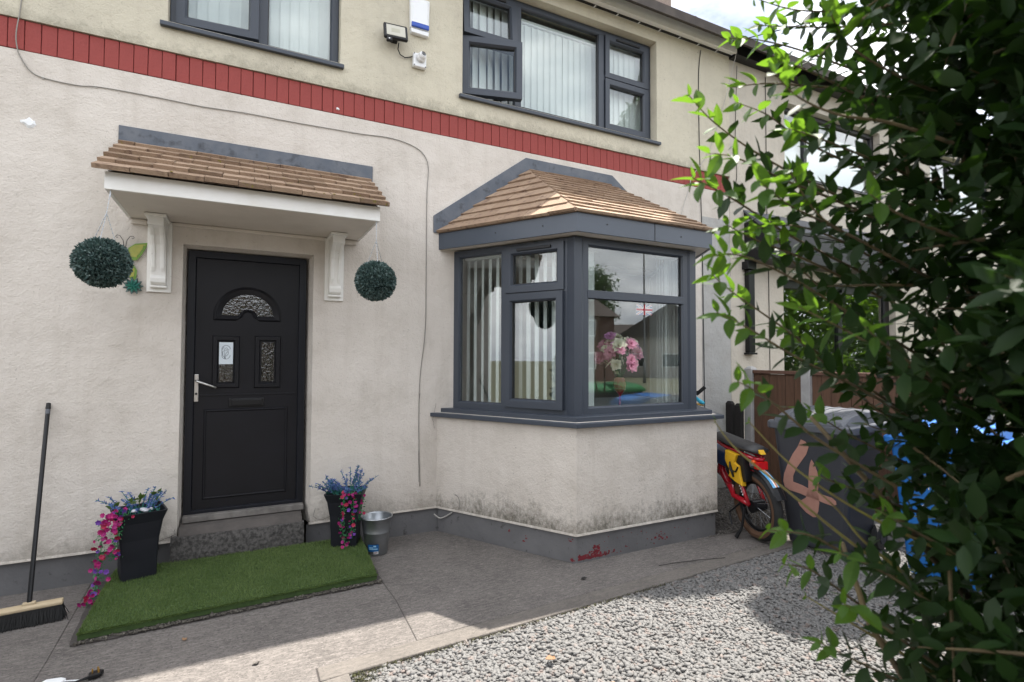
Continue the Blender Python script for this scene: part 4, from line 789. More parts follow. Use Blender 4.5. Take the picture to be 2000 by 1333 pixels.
# ---------------------------------------------------------------- hanging topiary balls
leafv = np.array([(0, 0, 0), (.5, .28, .06), (1, 0, 0), (.5, -.28, .06)]); leaff = [(0, 1, 2), (0, 2, 3)]
def topiary(cx, cy_, cz_, R, label, hook):
    t = thing('topiary_ball', label, 'topiary', (cx, cy_, cz_-R), 'artificial box balls hanging from the canopy')
    MB().lathe([(max(R*.84*sin(a), .001), -R*.84*cos(a)) for a in np.linspace(0, pi, 14)], 24, (cx, cy_, cz_)).build('core', 'topcore', t, smooth=True)
    n = 5200; q = rng.normal(size=(n, 3)); q /= np.linalg.norm(q, axis=1)[:, None]; pos = q*(R*(.80+.10*rng.random((n, 1)))) + np.array([cx, cy_, cz_])
    d = q*.9 + rng.normal(size=(n, 3))*.55; nr = rng.normal(size=(n, 3)); V, F = scatter(leafv, leaff, pos, frame_rot(d, nr), (.016+.010*rng.random((n, 1)))*np.ones((1, 3)))
    o = link('leaves', np_mesh('leaves', V, F), 'topiary', t); o['kind'] = 'stuff'
    hz_ = hook[2]; jn = Vector((cx*.5+hook[0]*.5, cy_, hz_-.13))
    mb = MB()
    def chain(a, b):
        a = Vector(a); b = Vector(b); m_ = max(int((b-a).length/.012), 2)
        for k in range(m_):
            p = a.lerp(b, k/m_); q2 = a.lerp(b, (k+.85)/m_); mb.tube([p, q2], .0028 if k % 2 else .0016, 5)
    chain(hook, jn)
    for k in range(3):
        a = 2*pi*k/3+.5; chain(jn, (cx+R*.42*cos(a), cy_+R*.42*sin(a), cz_+R*.86))
    mb.build('chain', 'galv', t); MB().tube([(hook[0], hook[1], hook[2]+.025), (hook[0], hook[1], hook[2]-.03)], .0028, 6).build('hook', 'galv', t); return t
topiary(-.742, -.755, 2.132, .152, 'dark green artificial topiary ball hanging beside the butterfly ornament', (-.715, -.745, 2.562))
topiary(.870, -.755, 2.134, .152, 'green artificial topiary ball hanging from the canopy end towards the bay', (.872, -.745, 2.562))
# butterfly and flower wall ornaments
t = thing('butterfly_ornament', 'green and yellow metal butterfly ornament on the wall behind the topiary ball', 'ornament', (-.74, -.02, 2.28))
def wing(pts, m, mi, y):
    c = Vector((sum(p[0] for p in pts)/len(pts), 0, sum(p[1] for p in pts)/len(pts))); MB().prism([(x, y, z) for x, z in pts], (0, -.004, 0)).build('wing', m, t, bevel=.001)
    MB().prism([(c.x+(x-c.x)*.72-.004, y-.0042, c.z+(z-c.z)*.72+.006) for x, z in pts], (0, -.002, 0)).build('wing_panel', mi, t)
bx_, bz_ = -.755, 2.30
wing([(bx_+.01, bz_), (bx_+.02, bz_+.055), (bx_+.06, bz_+.09), (bx_+.135, bz_+.105), (bx_+.128, bz_+.07), (bx_+.10, bz_+.01), (bx_+.07, bz_-.03), (bx_+.03, bz_-.03)], 'butterfly', 'butteryel', -.018)
wing([(bx_+.01, bz_-.02), (bx_+.04, bz_-.04), (bx_+.075, bz_-.10), (bx_+.07, bz_-.17), (bx_+.04, bz_-.18), (bx_+.015, bz_-.10)], 'butterfly', 'butteryel', -.014)
wing([(bx_-.01, bz_), (bx_-.02, bz_+.055), (bx_-.06, bz_+.09), (bx_-.135, bz_+.105), (bx_-.128, bz_+.07), (bx_-.10, bz_+.01), (bx_-.07, bz_-.03), (bx_-.03, bz_-.03)], 'butterfly', 'butteryel', -.018)
for k in range(4): MB().lathe([(.001, 0), (.0055, 0), (.0055, .002), (.001, .002)], 8).build('spot', 'butteryel', t).matrix_basis = Matrix.Translation((bx_+.118-.016*k, -.024, bz_+.085-.030*k)) @ Matrix.Rotation(rad(90), 4, 'X')
MB().tube([(bx_, -.02, bz_-.16), (bx_, -.02, bz_+.06)], [.006, .012], 8).build('body', 'blackplastic', t)
for s_ in (-1, 1): MB().tube([(bx_+s_*.003, -.02, bz_+.055), (bx_+s_*.012, -.022, bz_+.11), (bx_+s_*.03, -.024, bz_+.14), (bx_+s_*.048, -.024, bz_+.143), (bx_+s_*.055, -.024, bz_+.132), (bx_+s_*.047, -.024, bz_+.124), (bx_+s_*.040, -.024, bz_+.130)], .0022, 5).build('antenna', 'blackplastic', t)
t = thing('flower_ornament', 'teal green succulent-like flower ornament below the butterfly', 'ornament', (-.70, -.01, 2.09))
MB().lathe([(.001, 0), (.012, 0), (.012, .012), (.001, .016)], 10).build('centre', 'teal', t).matrix_basis = Matrix.Translation((-.70, -.012, 2.085)) @ Matrix.Rotation(rad(90), 4, 'X')
for l, (n, R_, o_) in enumerate(((11, .062, .004), (9, .046, .012), (6, .03, .02))):
    for k in range(n):
        a = 2*pi*(k+.5*l)/n; d = Vector((cos(a), -.25, sin(a))); s = Vector((-sin(a), 0, cos(a))); c = Vector((-.70, -.006-o_, 2.085)); p1 = c+d*R_*.6; mb = MB(); mb.loft([[c+s*.004, c-s*.004, c+Vector((0, -.004, 0))], [p1+s*R_*.22, p1-s*R_*.22, p1+Vector((0, -.007, 0))], [c+d*R_+s*.003, c+d*R_-s*.003, c+d*R_+Vector((0, -.003, 0))]]); mb.build('petal', 'teal' if l else 'topiary', t)

# ---------------------------------------------------------------- artificial grass mat
t = thing('grass_mat', 'artificial grass mat laid in front of the door step', 'mat', (.05, -.5, .02))
mc = [(-.775, -.930, .046), (.878, -.858, .046), (.905, -.12, .095), (-.745, -.10, .10)]
def matpt(u, v):
    a = Vector(mc[0]).lerp(Vector(mc[1]), u); b = Vector(mc[3]).lerp(Vector(mc[2]), u); p = a.lerp(b, v); p.z += .006*sin(u*9+v*3)*(1-abs(2*v-1)) + .010*sin(pi*min(v*1.0, 1)); return p
mb = MB(); nu, nv = 30, 14
rings = [[matpt(u/nu, v/nv) for u in range(nu+1)] for v in range(nv+1)]; mb.loft(rings, False, False)
low = [[Vector((p.x, p.y, .012)) for p in rings[0]], rings[0]]; mb.loft(low, False, False)
for e in (0, nu): mb.loft([[Vector((rings[v][e].x, rings[v][e].y, .0)) for v in range(nv+1)], [rings[v][e] for v in range(nv+1)]], False, False)
mb.build('backing', 'turfbase', t)
n = 62000; uv = rng.random((n, 2)); ex = rng.random(n) < .14; uv[ex, 1] = np.abs(rng.normal(0, .012, ex.sum())); ex2 = rng.random(n) < .04; uv[ex2, 0] = np.where(rng.random(ex2.sum()) < .5, np.abs(rng.normal(0, .006, ex2.sum())), 1-np.abs(rng.normal(0, .006, ex2.sum())))
A0, A1, A2, A3 = [np.array(q) for q in mc]; u_, v_ = uv[:, :1], uv[:, 1:]
pos = (A0*(1-u_)+A1*u_)*(1-v_) + (A3*(1-u_)+A2*u_)*v_; pos[:, 2] += (.006*np.sin(u_*9+v_*3)*(1-abs(2*v_-1)) + .010*np.sin(pi*np.minimum(v_, 1)))[:, 0]
pos[:, :2] += rng.normal(0, .002, (n, 2))
d = np.stack([rng.normal(0, .35, n), rng.normal(-.10, .35, n), np.ones(n)], 1); fe = uv[:, 1] < .025; d[fe, 1] -= 1.0; d[fe, 2] *= .30
bl_v = np.array([(0, -.07, 0), (0, .07, 0), (.6, .05, .06), (.6, -.05, .06), (1.0, 0, .2)]); bl_f = [(0, 1, 2), (0, 2, 3), (3, 2, 4)]
V, F = scatter(bl_v, bl_f, pos, frame_rot(d, rng.normal(size=(n, 3))), (.011+.009*rng.random((n, 1)))*np.ones((1, 3)))
o_crumb = None
o = link('grass_blades', np_mesh('grass_blades', V, F), 'turf', t); o['kind'] = 'stuff'

# ---------------------------------------------------------------- planters
def square_ring(c, hw, z, rot, rnd=.12):
    out = []
    for (sx_, sy_) in ((1, 1), (-1, 1), (-1, -1), (1, -1)):
        for a in (0, 45, 90):
            base = atan2(sy_, sx_)-pi/4 + rad(a); out.append((sx_*(hw*(1-rnd)) + hw*rnd*cos(base), sy_*(hw*(1-rnd)) + hw*rnd*sin(base)))
    return [(c[0]+x*cos(rot)-y*sin(rot), c[1]+x*sin(rot)+y*cos(rot), z) for x, y in out]
def pot(t, c, z0, h, hw0, hw1, rot):
    rings = [square_ring(c, hw0, z0, rot), square_ring(c, hw0*1.02, z0+h*.3, rot), square_ring(c, hw0*1.10, z0+h*.6, rot), square_ring(c, hw0*1.28, z0+h*.85, rot), square_ring(c, hw1, z0+h, rot), square_ring(c, hw1-.012, z0+h, rot), square_ring(c, hw0*1.1, z0+h*.8, rot)]
    MB().loft(rings).build('pot', 'planter', t, smooth=False, bevel=.002); MB().quad(*square_ring(c, hw0*1.16, z0+h*.86, rot)).build('soil', 'soilpot', t)
def sprig(parent, p0, d, L_, seed, ms=('lavender', 'teal')):
    r = random.Random(seed); p0 = Vector(p0); d = Vector(d).normalized(); p1 = p0+d*L_*.55; p2 = p0+d*L_+Vector((d.x, d.y, -.2))*L_*.18; o = MB().tube([p0, p1, p2], [.003, .0026, .002], 5).build('stem', ms[1], parent)
    mb = MB()
    for k in range(26):
        f = r.uniform(.25, 1); q = p0.lerp(p1, f/.55) if f < .55 else p1.lerp(p2, (f-.55)/.45); e = Vector((r.gauss(0, 1), r.gauss(0, 1), r.gauss(.4, .8))).normalized(); s = e.orthogonal().normalized()*.0028; l = r.uniform(.010, .018); mb.quad(q+s*1.5, q+e*l*1.3+s*.4, q+e*l*1.3-s*.4, q-s*1.5)
    mb.build('sprig_leaves', ms[0], o)
def trail(parent, pts, seed, nfl, mats, fr=(.014, .024)):
    r = random.Random(seed); P = [Vector(p) for p in pts]; o = MB().tube(P, .0028, 5).build('trailing_stem', 'greenplastic', parent); mb = MB(); tot = len(P)-1
    def at(f): k = min(int(f*tot), tot-1); return P[k].lerp(P[k+1], f*tot-k)
    for k in range(int(tot*60)):
        q = at(r.random()) + Vector((r.gauss(0, .012), r.gauss(0, .010), r.gauss(0, .006))); e = Vector((r.gauss(0, 1), r.gauss(-.3, 1), r.gauss(0, 1))).normalized(); s = e.orthogonal().normalized()*r.uniform(.003, .005); l = r.uniform(.012, .022); mb.quad(q, q+e*l*.5+s, q+e*l, q+e*l*.5-s)
    mb.build('small_leaves', 'greenplastic', o)
    for k in range(nfl):
        f = (k+r.random())/nfl; q = at(f) + Vector((r.gauss(0, .024), -abs(r.gauss(0, .022)), r.gauss(0, .012))); flower(parent, q, r.uniform(*fr), r.choice(mats), r)
def flower(parent, q, R, m, r):
    mb = MB(); ax = Vector((r.gauss(0, .5), -1, r.gauss(.1, .5))).normalized(); a0 = ax.orthogonal().normalized(); b0 = ax.cross(a0); n = r.choice((5, 6, 7))
    for k in range(n):
        a = 2*pi*k/n; d = (a0*cos(a)+b0*sin(a)); s = (-a0*sin(a)+b0*cos(a)); mb.quad(q, q+d*R*.55+s*R*.45+ax*R*.25, q+d*R+ax*R*.35, q+d*R*.55-s*R*.45+ax*R*.25)
    mb.quad(q+a0*R*.2+ax*R*.3, q+b0*R*.2+ax*R*.3, q-a0*R*.2+ax*R*.3, q-b0*R*.2+ax*R*.3); mb.build('flower', m, parent)
def dress(t, c, zt, hw, seed, sprigs, pebbles, nettles):
    r = random.Random(seed)
    for k in range(sprigs): a = r.uniform(0, 2*pi); q = r.uniform(.2, .9)*hw; sprig(t, (c[0]+q*cos(a), c[1]+q*sin(a), zt-.02), (cos(a)*r.uniform(.2, 1.3), sin(a)*r.uniform(.2, 1.2), r.uniform(.5, 1.4)), r.uniform(.09, .17), seed*50+k)
    for k in range(pebbles):
        p = (c[0]+r.uniform(-.02, .11), c[1]-hw*.72+r.uniform(-.02, .05), zt+.004+r.uniform(0, .012)); MB().lathe([(max(.016*sin(a), .001)*r.uniform(.9, 1.3), -.011*cos(a)) for a in np.linspace(0, pi, 6)], 9, p).build('pebble', 'pebble', t, smooth=True)
    mb = MB()
    for k in range(90):
        a = r.uniform(0, 2*pi); q = r.uniform(0, 1)*hw; p = Vector((c[0]+q*cos(a), c[1]+q*sin(a), zt-.02)); e = Vector((r.gauss(0, .6), r.gauss(0, .6), 1)).normalized(); s = e.orthogonal().normalized()*.007; l = r.uniform(.02, .05); mb.quad(p, p+e*l*.5+s, p+e*l, p+e*l*.5-s)
    o = mb.build('low_foliage', 'teal', t); o['kind'] = 'stuff'
    for (nx_, ny_, nz_, s) in nettles:
        for k in range(6):
            e = Vector((r.gauss(0, 1), r.gauss(-.3, .8), r.gauss(.2, .5))).normalized(); sd_ = e.orthogonal().normalized()*s*.30; p = Vector((nx_, ny_, nz_)); mb = MB(); mb.quad(p, p+e*s*.45+sd_+Vector((0, 0, .004)), p+e*s, p+e*s*.45-sd_+Vector((0, 0, .004))); mb.build('nettle_leaf', 'yellowgreen', t)
        MB().tube([(c[0]+(nx_-c[0])*.6, c[1]+(ny_-c[1])*.6, zt-.02), (nx_, ny_, nz_)], .002, 5).build('stem', 'yellowgreen', t)
MX = ['magenta', 'magenta', 'redpetal', 'purple', 'magenta']
c1 = (-.605, -.235); t = thing('planter', 'dark planter with blue sprigs, white pebbles and a long trail of pink flowers', 'planter', (*c1, .06), 'square planters either side of the door')
pot(t, c1, .072, .465, .100, .152, rad(14)); dress(t, c1, .535, .13, 31, 24, 7, ((-.60, -.24, .60, .05), (-.50, -.23, .62, .05), (-.74, -.26, .56, .055), (-.66, -.22, .57, .05)))
trail(t, [(-.70, -.33, .55), (-.755, -.37, .52), (-.775, -.385, .42), (-.78, -.39, .30), (-.785, -.40, .18), (-.80, -.42, .08), (-.84, -.45, .015)], 41, 58, MX, (.012, .021))
trail(t, [(-.66, -.36, .55), (-.68, -.40, .51), (-.70, -.405, .42), (-.705, -.405, .33), (-.70, -.40, .27)], 42, 22, MX, (.011, .020))
for k in range(10): flower(t, Vector((-.745+random.uniform(-.05, .08), -.385+random.uniform(-.02, .02), .50+random.uniform(-.06, .05))), random.uniform(.016, .024), random.choice(MX), random)
c2 = (.775, -.215); t = thing('planter', 'dark planter with lavender sprigs and short trails of pink flowers beside the metal bucket', 'planter', (*c2, .06), 'square planters either side of the door')
pot(t, c2, .066, .440, .098, .148, rad(-20)); dress(t, c2, .505, .13, 32, 30, 0, ())
for k in range(8): sprig(t, (.83+random.uniform(-.04, .05), -.19, .50), (random.uniform(-.5, .6), -.1, 1.5), random.uniform(.14, .21), 900+k)
for k in range(7): sprig(t, (.67+random.uniform(-.05, .05), -.24, .50), (random.uniform(-1.2, -.1), -.4, .7), random.uniform(.12, .18), 950+k)
trail(t, [(.74, -.34, .51), (.735, -.365, .48), (.73, -.355, .38), (.72, -.345, .28), (.735, -.35, .18), (.75, -.36, .09)], 43, 22, MX, (.011, .019))
trail(t, [(.80, -.34, .51), (.80, -.365, .47), (.81, -.355, .38), (.80, -.345, .26), (.79, -.345, .17)], 44, 20, MX, (.011, .019))
trail(t, [(.86, -.30, .50), (.87, -.33, .46), (.865, -.325, .37), (.855, -.315, .28)], 45, 12, MX, (.010, .018))
# bucket
t = thing('metal_bucket', 'galvanised metal bucket with a blue label beside the planter', 'bucket', (1.0, -.30, 0))
MB().lathe([(.001, .008), (.085, .008), (.085, .0), (.090, .004), (.103, .17), (.107, .175), (.105, .18), (.121, .285), (.127, .288), (.127, .296), (.121, .297), (.116, .285), (.086, .014), (.001, .014)], 32, (1.0, -.30, .002), cap=False).build('body', 'galv', t, smooth=True)
def bpatch(a0, a1, z0, z1, off, m, nm): 
    n = 8; rr = lambda z: .090+(z-.004)/(.281)*.031+off; MB().loft([[(1.0+rr(z)*cos(a0+(a1-a0)*k/n), -.30+rr(z)*sin(a0+(a1-a0)*k/n), z) for k in range(n+1)] for z in (z0, z1)], False, False).build(nm, m, t)
bpatch(rad(-142), rad(-92), .040, .098, .0022, 'label', 'label_panel'); bpatch(rad(-115), rad(-93), .022, .042, .0028, 'labelwhite', 'label_panel')
for (a0, a1, z0, z1) in ((-135, -118, .070, .077), (-116, -104, .078, .090), (-136, -97, .058, .067)): bpatch(rad(a0), rad(a1), z0, z1, .003, 'lightblue', 'label_print')
bpatch(rad(-112), rad(-97), .029, .036, .0034, 'chip', 'label_print')
# broom
t = thing('broom', 'long handled broom with black bristles leaning on the wall', 'broom', (-1.08, -.54, 0))
MB().tube([(-1.085, -.545, .115), (-1.152, -.035, 1.225)], .0125, 10).build('handle', 'blackplastic', t); MB().tube([(-1.1495, -.0525, 1.187), (-1.1515, -.039, 1.217)], .0135, 10).build('label_band', 'binlid', t); MB().tube([(-1.1518, -.037, 1.221), (-1.154, -.020, 1.257)], [.0145, .0125], 10).build('end_cap', 'rubber', t)
bm_ = Matrix.Translation((-1.085, -.545, 0)) @ Matrix.Rotation(rad(6), 4, 'Z')
MB().loft([[tuple(bm_ @ Vector(p)) for p in ((x, -.028, .088), (x, .028, .088), (x, .030, .105), (x, .016, .116), (x, -.016, .116), (x, -.030, .105))] for x in (-.21, .155)]).build('head', 'broomwood', t, bevel=.005)
MB().loft([[tuple(bm_ @ Vector((x, y, z))) for x, y in ((-.03, -.016), (.03, -.016), (.03, .016), (-.03, .016))] for z in (.112, .130)]).build('socket', 'broomwood', t, bevel=.004)
mb = MB(); r = random.Random(9)
for k in range(2600):
    x_ = r.uniform(-.205, .15); y_ = r.uniform(-.026, .026); a = bm_ @ Vector((x_, y_, .092)); b = bm_ @ Vector((x_*1.10+r.gauss(0, .008), y_*1.9+r.gauss(0, .007), r.uniform(.0, .012))); s = Vector((.0018, 0, 0)); mb.quad(a-s, a+s, b+s, b-s)
mb.build('bristles', 'bristle', t)['kind'] = 'stuff'
MB().loft([[tuple(bm_ @ Vector(p)) for p in ((-.20*1.02, -.03, z), (.148*1.02, -.03, z), (.148*1.02, .03, z), (-.20*1.02, .03, z))] for z in (.012, .09)]).build('bristle_core', 'bristle', t)
# mains plug with lead, and the white adaptor at the frame edge
t = thing('mains_plug', 'black mains plug lying on the concrete', 'plug', (-.60, -1.36, 0))
MB().loft([[(-.635, -1.385, z), (-.585, -1.375, z), (-.578, -1.345, z), (-.600, -1.330, z), (-.640, -1.345, z)] for z in (.003, .024)]).build('body', 'blackplastic', t, bevel=.004)
for (px, py) in ((-.622, -1.362), (-.602, -1.350), (-.596, -1.368)): MB().box(px-.003, px+.003, py-.002, py+.002, .02, .044).build('pin', 'gold', t)
MB().tube([(-.628, -1.370, .012), (-.66, -1.382, .012), (-.70, -1.388, .008), (-.76, -1.392, .006), (-.82, -1.42, .006), (-.92, -1.5, .006)], [.008, .006, .004, .004, .004, .004], 8).build('flex', 'blackplastic', t)
t = thing('cable_adaptor', 'white folded plastic adaptor on the concrete beside the plug', 'adaptor', (-.77, -1.36, 0))
MB().prism([(-.83, -1.345, .003), (-.74, -1.375, .003), (-.725, -1.345, .003), (-.75, -1.325, .003), (-.81, -1.315, .003)], (0, 0, .018)).build('body', 'upvc', t, bevel=.006); MB().tube([(-.735, -1.355, .012), (-.69, -1.368, .01), (-.66, -1.376, .008)], .003, 6).build('flex', 'upvc', t)
# fallen leaves and twig
r = random.Random(44)
for k, (px, py, s, m, lb) in enumerate(((-.253, -1.158, .012, 'deadleaf', 'tiny orange leaf on the path by the grass mat'), (1.458, -2.252, .022, 'deadleaf', 'dry tan leaf lying on the gravel'), (1.60, -2.58, .026, 'deadleaf', 'larger tan leaf on the gravel at the path end'), (.096, -1.588, .014, 'concrete2', 'small stone chip on the sunlit path'), (2.20, -1.48, .020, 'charred', 'dark curled leaf on the path by the bay corner'))):
    mb = MB(); n = 9; ring_ = [(px+s*r.uniform(.6, 1.2)*cos(2*pi*q/n)*1.3, py+s*r.uniform(.6, 1.1)*sin(2*pi*q/n), .006+r.uniform(0, .010)+(.012 if py < -1.9 else 0)) for q in range(n)]
    mb.loft([[(a, b, c-.002) for a, b, c in ring_], ring_]); tag(mb.build('fallen_leaf', m), lb, 'debris')
tag(MB().tube([(2.85, -1.535, .006), (3.00, -1.56, .010), (3.15, -1.585, .008), (3.20, -1.60, .012), (3.42, -1.655, .010)], [.002, .0025, .003, .0025, .002], 6).build('fallen_twig', 'charred'), 'dry brown twig lying across the concrete path', 'twig')

# ================================================================ FENCE, BINS, BIKE
FX = 5.42
t = thing('boundary_fence', 'brown board fence with grey concrete posts between the two front gardens', 'fence', (FX, -1.0, 0))
for y_ in (-.30, -1.02, -2.55):
    MB().loft([[(FX-.055, y_-.05, z), (FX+.055, y_-.05, z), (FX+.055, y_+.05, z), (FX-.055, y_+.05, z)] for z in (-.15, 1.455)] + [[(FX-.02, y_-.02, 1.485), (FX+.02, y_-.02, 1.485), (FX+.02, y_+.02, 1.485), (FX-.02, y_+.02, 1.485)]]).build('post', 'postconc', t, bevel=.006)
r = random.Random(8)
for (ya, yb) in ((-.35, -.97), (-1.07, -2.50)):
    n = int(round((ya-yb)/.103)); w = (ya-yb)/n
    for k in range(n):
        y1 = ya-k*w; MB().box(FX-.012-r.uniform(0, .006), FX+.004, y1-w+.003, y1-.003, .10, 1.40+r.uniform(-.003, .003)).build('board', 'wood', t, bevel=.002)
    MB().box(FX+.004, FX+.03, yb+.002, ya-.002, .30, .38).box(FX+.004, FX+.03, yb+.002, ya-.002, 1.10, 1.18).build('rail', 'wood', t); MB().box(FX-.035, FX+.035, yb+.002, ya-.002, 1.402, 1.44).build('cap_rail', 'wooddark', t, bevel=.004)
    MB().box(FX-.02, FX+.03, yb+.002, ya-.002, -.1, .098).build('gravel_board', 'postconc', t)
for k, (y_, h, lb) in enumerate(((-.10, 1.06, 'blackened timber stake standing against the wall by the fence post'), (-.23, 1.04, 'blackened timber stake between its twin and the fence post'))):
    tag(MB().loft([[(5.30-.03, y_-.045, z), (5.30+.03, y_-.045, z), (5.30+.03, y_+.045, z), (5.30-.03, y_+.045, z)] for z in (-.1, h-.03)] + [[(5.285, y_-.03, h), (5.315, y_-.03, h), (5.315, y_+.03, h), (5.285, y_+.03, h)]]).build('timber_stake', 'charred', bevel=.006), lb, 'stake')
def wheelie_bin(name, label, loc, rz, body, lid, group=None):
    """local: front faces -x, hinge and wheels at +x; depth .72, width .58, height 1.06"""
    t = thing(name, label, 'bin', loc, group, rz, True)
    def rr(x0, x1, hw, z, rd=.05):
        out = []
        for cx_, cy_, a0 in ((x1-rd, hw-rd, 0), (x0+rd, hw-rd, 90), (x0+rd, -hw+rd, 180), (x1-rd, -hw+rd, 270)):
            for a in (0, 30, 60, 90): out.append((cx_+rd*cos(rad(a0+a)), cy_+rd*sin(rad(a0+a)), z))
        return out
    MB().loft([rr(-.24, .22, .215, .03), rr(-.245, .24, .222, .08), rr(-.325, .29, .282, .94), rr(-.33, .295, .285, .97)]).build('body', body, t)
    MB().loft([rr(-.365, .325, .31, .955), rr(-.37, .33, .315, .965), rr(-.37, .33, .315, 1.01), rr(-.36, .32, .305, 1.02)]).build('rim', lid, t, bevel=.004)
    hump = []
    for x_, z_, hw in ((-.365, 1.022, .24), (-.35, 1.055, .26), (-.20, 1.095, .275), (.0, 1.115, .28), (.20, 1.115, .28), (.33, 1.085, .275), (.345, 1.03, .27)): hump.append([(x_, -hw, 1.018), (x_, -hw*.93, z_-.008), (x_, -hw*.8, z_), (x_, hw*.8, z_), (x_, hw*.93, z_-.008), (x_, hw, 1.018)])
    ld = MB().loft(hump).build('lid', lid, t, bevel=.006)
    for k in range(5): MB().loft([[(x_, -.185+k*.0925-.012, z_-.003), (x_, -.185+k*.0925-.008, z_+.006), (x_, -.185+k*.0925+.008, z_+.006), (x_, -.185+k*.0925+.012, z_-.003)] for x_, z_ in ((-.33, 1.062), (-.20, 1.095), (.0, 1.115), (.20, 1.115), (.31, 1.09))]).build('lid_rib', lid, ld)
    MB().tube([(.36, -.25, 1.03), (.385, -.25, 1.04), (.385, .25, 1.04), (.36, .25, 1.03)], .015, 8).build('handle', lid, t); MB().box(.32, .37, -.27, -.22, .99, 1.05).box(.32, .37, .22, .27, .99, 1.05).build('handle_bracket', lid, t)
    for s_ in (-1, 1):
        w_ = MB().tube([(.215, s_*.235, .10), (.215, s_*.285, .10)], .10, 20).build('wheel', 'rubber', t, bevel=.008); MB().tube([(.215, s_*.284, .10), (.215, s_*.292, .10)], .05, 14).build('hub', body, w_)
    return t
gb = wheelie_bin('wheelie_bin', 'grey wheelie bin with a hand painted pink number 4', (4.47, -1.835, .0), rad(8), 'bingrey', 'binlid'); gb.scale = (1.07, 1.07, 1.03)
# brushed figure 4 on the face towards the path (local -x face, y runs right to left)
def face_x(z): return -.245-(z-.08)/.86*.08-.0015
def stroke(pts, m='paint4'):
    # seen from the path, +y of the bin lies to the left: flip so the figure reads correctly
    MB().prism([(face_x(z), -y, z) for y, z in pts], (-.003, 0, 0)).build('painted_figure', m, gb)
_st = stroke
def stroke(pts, m='paint4'): _st([(y*1.14, z) for y, z in pts], m)
stroke([(-.050, .885), (-.020, .872), (.000, .84), (-.020, .77), (-.055, .71), (-.095, .64), (-.118, .575), (-.120, .53), (-.060, .515), (.0, .49), (.06, .472), (.125, .462), (.150, .44), (.152, .415), (.13, .398), (.085, .405), (.03, .42), (-.03, .43), (-.08, .445), (-.15, .455), (-.180, .475), (-.188, .52), (-.180, .58), (-.150, .67), (-.110, .76), (-.075, .82)])
stroke([(.000, .70), (.012, .735), (.030, .70), (.048, .63), (.050, .56), (.040, .49), (.045, .40), (.035, .33), (.018, .28), (.000, .275), (-.045, .30), (-.085, .345), (-.095, .37), (-.040, .42), (-.020, .50), (-.015, .58), (-.008, .65)])
blue = wheelie_bin('wheelie_bin', 'bright blue wheelie bin half hidden behind the hedge', (4.62, -2.66, 0), rad(6), 'binblue', 'binblue')
def text_on(txt, y, z, size, parent, m):
    cu = bpy.data.curves.new('printed_text', 'FONT'); cu.body = txt; cu.size = size; cu.extrude = .0008; me_o = bpy.data.objects.new('tmp', cu); COL.objects.link(me_o); dg_ = bpy.context.evaluated_depsgraph_get(); me = bpy.data.meshes.new_from_object(me_o.evaluated_get(dg_)); bpy.data.objects.remove(me_o)
    o = link('printed_text', me, m, parent); o.matrix_basis = Matrix.Translation((face_x(z)-.002, y, z)) @ Matrix.Rotation(rad(-90), 4, 'Z') @ Matrix.Rotation(rad(90), 4, 'X'); return o
text_on('Ol', .12, .66, .075, blue, 'flagwhite'); text_on('o', .10, .52, .06, blue, 'flagwhite')

# electric bike: rear hub H, heading along hd
t = thing('electric_bike', 'red electric bike with yellow bag parked between bay and bins', 'bicycle', (4.05, -1.40, 0), rz=0)
hd = Vector((.26, 1.0, 0)).normalized(); sdv = Vector((hd.y, -hd.x, 0)); H = Vector((4.03, -1.49, 0)); lean = -.06
def bk(f, z, s=0.0): return H + hd*f + sdv*(s + z*lean) + Vector((0, 0, z))
def wheel(f, nm):
    R_ = .295; c = bk(f, .300); ax = (sdv + Vector((0, 0, -lean))).normalized(); uz = (Vector((0, 0, 1))+sdv*lean).normalized()
    def hoop(R1, r1, m, n=40, k=10, name='tyre', fl=1.0, par=None):
        rings = []
        for i in range(n):
            a = 2*pi*i/n; e = hd*cos(a)+uz*sin(a); rings.append([c+e*(R1+r1*cos(2*pi*j/k))+ax*(r1*fl*sin(2*pi*j/k)) for j in range(k)])
        rings.append(rings[0]); return MB().loft(rings, False).build(name, m, par or t, smooth=True)
    ty = hoop(R_-.045, .045, 'rubber'); 
    for s_ in (-1, 1):
        rings = []
        for i in range(41):
            a = 2*pi*i/40; e = hd*cos(a)+uz*sin(a); rings.append([c+e*(R_-.082)+ax*s_*.028, c+e*(R_-.055)+ax*s_*.0475, c+e*(R_-.030)+ax*s_*.045])
        MB().loft(rings, False, False).build('tyre_wall', 'tanwall', ty)
    hoop(R_-.095, .016, 'blackplastic', 40, 8, 'rim', 1.6); MB().tube([c-ax*.06, c+ax*.06], .055, 20).build('hub', 'blackplastic', t)
    mb = MB()
    for i in range(18):
        a = 2*pi*i/18; e = hd*cos(a)+uz*sin(a); a2 = a+.35*(1 if i % 2 else -1); e2 = hd*cos(a2)+uz*sin(a2); mb.tube([c+e2*.05+ax*(.035 if i % 2 else -.035), c+e*(R_-.09)], .0018, 5)
    mb.build('spokes', 'galv', t)
wheel(0, 'rear'); wheel(1.16, 'front')
rp = 'bikered'
MB().tube([bk(.01, .31, -.07), bk(.10, .33, -.075), bk(.22, .335, -.07), bk(.27, .40, -.06), bk(.34, .42, -.05)], [.020, .026, .024, .030, .028], 10).tube([bk(.33, .42, -.04), bk(.43, .50, -.03), bk(.47, .62, -.02), bk(.49, .70, 0)], [.032, .034, .033, .028], 10).build('frame_spar', rp, t, smooth=True)
